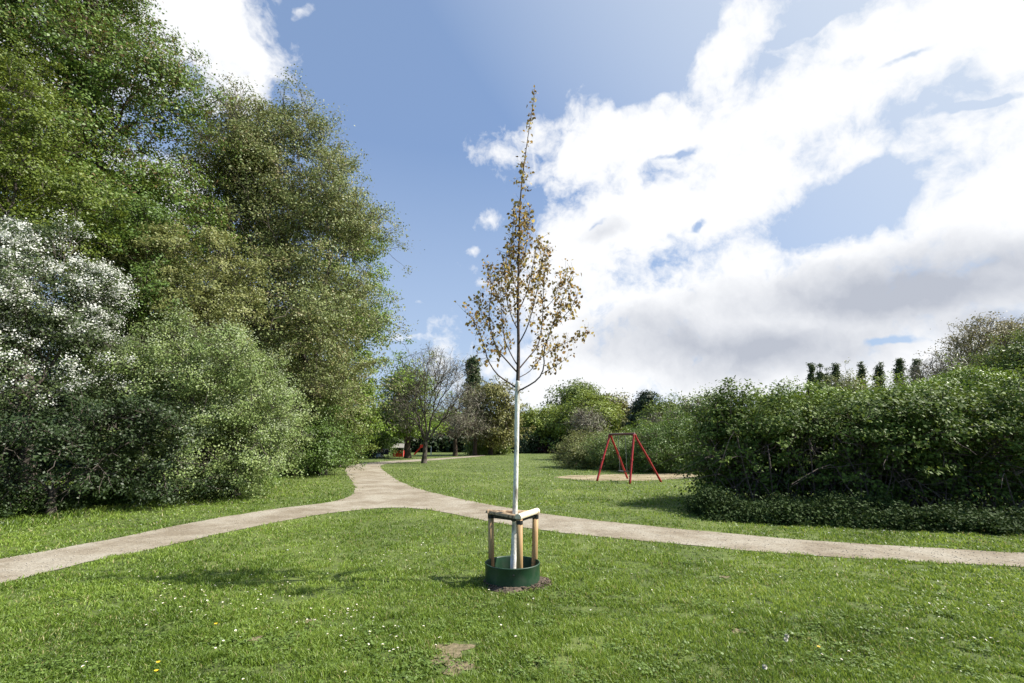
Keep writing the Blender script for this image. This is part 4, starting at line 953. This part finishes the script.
# ------------------------------------------------------------------ playground things
PR = plain('playhouse_red', (.62, .035, .025), .5); PG = plain('playhouse_grey', (.27, .26, .23), .7); PW = plain('pale_paint', (.62, .62, .60), .6)
def box(V, Fq, c, s, rz=0.0, ry=0.0):
    ca, sa = math.cos(rz), math.sin(rz); cy, sy = math.cos(ry), math.sin(ry); b = len(V)
    for dx, dy, dz in ((-1, -1, -1), (1, -1, -1), (1, 1, -1), (-1, 1, -1), (-1, -1, 1), (1, -1, 1), (1, 1, 1), (-1, 1, 1)):
        x, y, z = dx*s[0]/2, dy*s[1]/2, dz*s[2]/2; x, z = x*cy+z*sy, -x*sy+z*cy
        V.append((c[0]+x*ca-y*sa, c[1]+x*sa+y*ca, c[2]+z))
    Fq += [tuple(b+i for i in f) for f in ((0, 3, 2, 1), (4, 5, 6, 7), (0, 1, 5, 4), (1, 2, 6, 5), (2, 3, 7, 6), (3, 0, 4, 7))]
def boxes(name, L_, mat, parent):
    V = []; Fq = []
    for b in L_: box(V, Fq, *b)
    return mesh_py(name, V, Fq, mat, parent)
Yp = 58; pc = W(399, 455, Yp); ph = empty('playhouse', (pc[0], pc[1], 0)); tag(ph, 'small red wooden playhouse with a pale grey pitched roof by the far trees', 'playhouse')
boxes('wall', [((0, -.5, .38), (1.2, .04, .75)), ((0, .5, .38), (1.2, .04, .75)), ((.58, 0, .38), (.04, .96, .75)), ((-.58, .25, .38), (.04, .46, .75))], PR, ph)
boxes('post', [((sx*.6, sy*.52, .55), (.07, .07, 1.1)) for sx in (-1, 1) for sy in (-1, 1)], PG, ph)
rf = [((-.78, -.66, 1.02), (.78, -.66, 1.02), (.6, 0, 1.5), (-.6, 0, 1.5)), ((.78, .66, 1.02), (-.78, .66, 1.02), (-.6, 0, 1.5), (.6, 0, 1.5))]
V = [p for f in rf for p in f]+[(p[0], p[1], p[2]+.05) for f in rf for p in f]
mesh_py('roof', V, [(0, 3, 2, 1), (4, 7, 6, 5), (8, 9, 10, 11), (12, 13, 14, 15), (0, 1, 9, 8), (4, 5, 13, 12), (1, 2, 10, 9), (3, 0, 8, 11), (5, 6, 14, 13), (7, 4, 12, 15)], PG, ph)
sc_ = W(418, 455, 60); sl_ = empty('play_slide', (sc_[0]+.25, sc_[1], 0)); sl_.scale = (.72, .72, .72); tag(sl_, 'red playground slide partly hidden behind the leafless tree trunk', 'slide')
boxes('chute', [((-.45, 0, .85), (1.7, .5, .05), 0, -.85), ((-.45, -.26, .92), (1.7, .05, .2), 0, -.85), ((-.45, .26, .92), (1.7, .05, .2), 0, -.85), ((.35, 0, 1.48), (.7, .6, .06))], PR, sl_)
boxes('ladder', [((.75, -.26, .8), (.06, .06, 1.7)), ((.75, .26, .8), (.06, .06, 1.7))]+[((.75, 0, .25+.28*i), (.05, .5, .04)) for i in range(5)], PW, sl_)
boxes('side_panel', [((.35, -.3, 1.72), (.7, .04, .5)), ((.35, .3, 1.72), (.7, .04, .5))], PR, sl_)
pp_ = G(431, 455.2); po = empty('marker_post', pp_); tag(po, 'short pale grey post standing right of the leafless tree trunk', 'post')
V, Fq = sweep([(0, 0, -.05), (0, 0, .55), (0, 0, 1.05)], [.07, .065, .06], 10); mesh_py('post', V, Fq, PW, po); V, Fq = sweep([(0, 0, 1.05), (0, 0, 1.12)], [.085, .02], 10); mesh_py('cap', V, Fq, PW, po)
def bench(px, py, lab, rz, mat):
    c = G(px, py); e = empty('park_bench', c); e.rotation_euler[2] = rz; tag(e, lab, 'bench', 'benches beside the paths')
    boxes('seat', [((0, -.16+.11*i, .45), (1.7, .09, .035)) for i in range(4)], mat, e)
    boxes('backrest', [((0, .25+.02*i, .58+.12*i), (1.7, .03, .09)) for i in range(3)], mat, e)
    for s in (-1, 1): boxes('leg', [((s*.7, -.12, .22), (.06, .06, .44)), ((s*.7, .24, .42), (.06, .05, .86)), ((s*.7, .05, .42), (.05, .4, .04))], GREYM, e)
bench(287, 468.5, 'grey bench half hidden under the bush left of the path bend', .9, plain('grey_slats', (.42, .45, .48), .6))
bench(356, 457.2, 'pale bench in the shade of the bushes left of the sitting people', .5, plain('pale_slats', (.40, .38, .34), .6))
bench(541, 451.4, 'whitish bench far away at the lawn edge before the purple bush', 0, plain('white_slats', (.72, .72, .70), .6))

# people: one continuous skinned body each, clothes over it
SKIN = plain('skin', (.50, .30, .22), .55)
def skinned(name, verts, edges, rads, mat, parent, sub=2):
    me = bpy.data.meshes.new(name); me.from_pydata(verts, edges, []); me.update()
    o = link(bpy.data.objects.new(name, me)); m = o.modifiers.new('s', 'SKIN')
    for v, r in zip(me.skin_vertices[0].data, rads): v.radius = (r, r) if not isinstance(r, tuple) else r
    me.skin_vertices[0].data[0].use_root = True
    o.modifiers.new('d', 'SUBSURF').levels = sub; o.modifiers['d'].render_levels = sub
    dg = bpy.context.evaluated_depsgraph_get(); m2 = bpy.data.meshes.new_from_object(o.evaluated_get(dg)); 
    o.modifiers.clear(); o.data = m2; m2.materials.clear(); m2.materials.append(mat); m2.polygons.foreach_set('use_smooth', [True]*len(m2.polygons))
    o.parent = parent; return o
def person(c, rz, lab, top, legs, hair, pose='sit', group='people resting at the far end of the lawn'):
    e = empty('person', c); e.rotation_euler[2] = rz; tag(e, lab, 'person', group)
    # facing -y; hips on the ground or on a seat
    h = {'sit': .12, 'perch': .46}[pose]
    if pose == 'sit': kn, an, to = (.14, -.42, .42), (.14, -.66, .07), (.15, -.84, .05)
    else: kn, an, to = (.12, -.44, .46), (.12, -.48, .08), (.13, -.68, .04)
    mx_ = lambda p: (-p[0], p[1], p[2])
    v = [(0, 0, h), (0, .02, h+.22), (0, 0, h+.44), (0, -.02, h+.56), (0, -.03, h+.66), (0, -.05, h+.78),   # pelvis..head
         (.17, 0, h+.47), (.24, -.10, h+.22), (.16, -.34, h+.16), (.14, -.42, h+.14), (.10, -.03, h), kn, an, to]
    n = len(v); v2 = v+[mx_(v[i]) for i in range(6, 14)]
    ed = [(0, 1), (1, 2), (2, 3), (3, 4), (4, 5), (2, 6), (6, 7), (7, 8), (8, 9), (0, 10), (10, 11), (11, 12), (12, 13)]
    ed += [(2, 14), (14, 15), (15, 16), (16, 17), (0, 18), (18, 19), (19, 20), (20, 21)]
    rad = [.13, .12, .13, .055, .085, .095, .055, .042, .03, .035, .09, .062, .04, .035]; rad2 = rad+rad[6:]
    skinned('body', v2, ed, rad2, SKIN, e)
    sv = [v2[i] for i in (0, 1, 2, 6, 7, 8, 14, 15, 16)]; se = [(0, 1), (1, 2), (2, 3), (3, 4), (4, 5), (2, 6), (6, 7), (7, 8)]
    skinned('shirt', sv, se, [.145, .14, .15, .075, .06, .045, .075, .06, .045], top, e)
    tv = [v2[i] for i in (0, 10, 11, 12, 18, 19, 20)]; te = [(0, 1), (1, 2), (2, 3), (0, 4), (4, 5), (5, 6)]
    skinned('trousers', tv, te, [.15, .105, .08, .055, .105, .08, .055], legs, e)
    skinned('hair', [(0, .02, h+.80), (0, .03, h+.86), (0, .05, h+.74)], [(0, 1), (0, 2)], [.09, .075, .06], hair, e)
DK = plain('dark_cloth', (.02, .02, .025), .8); WT = plain('white_cloth', (.7, .7, .7), .8); GY = plain('grey_cloth', (.25, .27, .30), .8); HR = plain('brown_hair', (.05, .03, .02), .6); BL = plain('blond_hair', (.40, .28, .14), .6)
g1 = G(377.5, 457.8); person(g1, .6, 'person in a grey top and pale trousers sitting left beside the path', GY, WT, HR)
g2 = G(381.5, 457.8); person(g2, -.4, 'person with white trousers and dark top sitting nearest the pushchair', DK, WT, HR)
g3 = G(483, 454.6); person(g3, .3, 'lone person in white sitting on the far lawn edge under the trees', WT, GY, HR)
g4 = G(372, 457.6); person(g4, .9, 'person in dark clothes sitting at the left end of the group', DK, GY, BL)
g5 = G(385.8, 458.2); pc_ = empty('pushchair', g5); pc_.rotation_euler[2] = .4; tag(pc_, 'dark pushchair with a pale rimmed hood beside the sitting people', 'pushchair')
V = []; Fq = []
for i in range(9):
    t = math.pi*i/8
    for j in range(7):
        s = (j-3)/3; V.append((.26*s, -.05+.32*math.cos(t)*1.0, .62+.34*math.sin(t)*(1-.12*s*s)))
Fq = [(i*7+j, i*7+j+1, (i+1)*7+j+1, (i+1)*7+j) for i in range(8) for j in range(6)]
hd = mesh_py('hood', V, Fq, DK, pc_, True)
V, Fq = sweep([(.27*math.cos(t), -.37+.03, .62+.34*math.sin(t)) for t in np.linspace(0, math.pi, 12)], [.03]*12, 6); mesh_py('rim', V, Fq, plain('pale_rim', (.6, .5, .42)), hd)
boxes('seat', [((0, .0, .48), (.46, .7, .16)), ((0, .28, .62), (.44, .08, .34))], DK, pc_)
boxes('frame', [((-.24, 0, .3), (.03, .9, .03)), ((.24, 0, .3), (.03, .9, .03)), ((0, .52, .98), (.5, .03, .03)), ((-.24, .42, .66), (.03, .03, .7)), ((.24, .42, .66), (.03, .03, .7))], GREYM, pc_)
for sx in (-.25, .25):
    for sy in (-.4, .4):
        V, Fq = sweep([(sx-.02, sy, .13), (sx+.02, sy, .13)], [.13, .13], 16); mesh_py('wheel', V, Fq, DARKM, pc_)
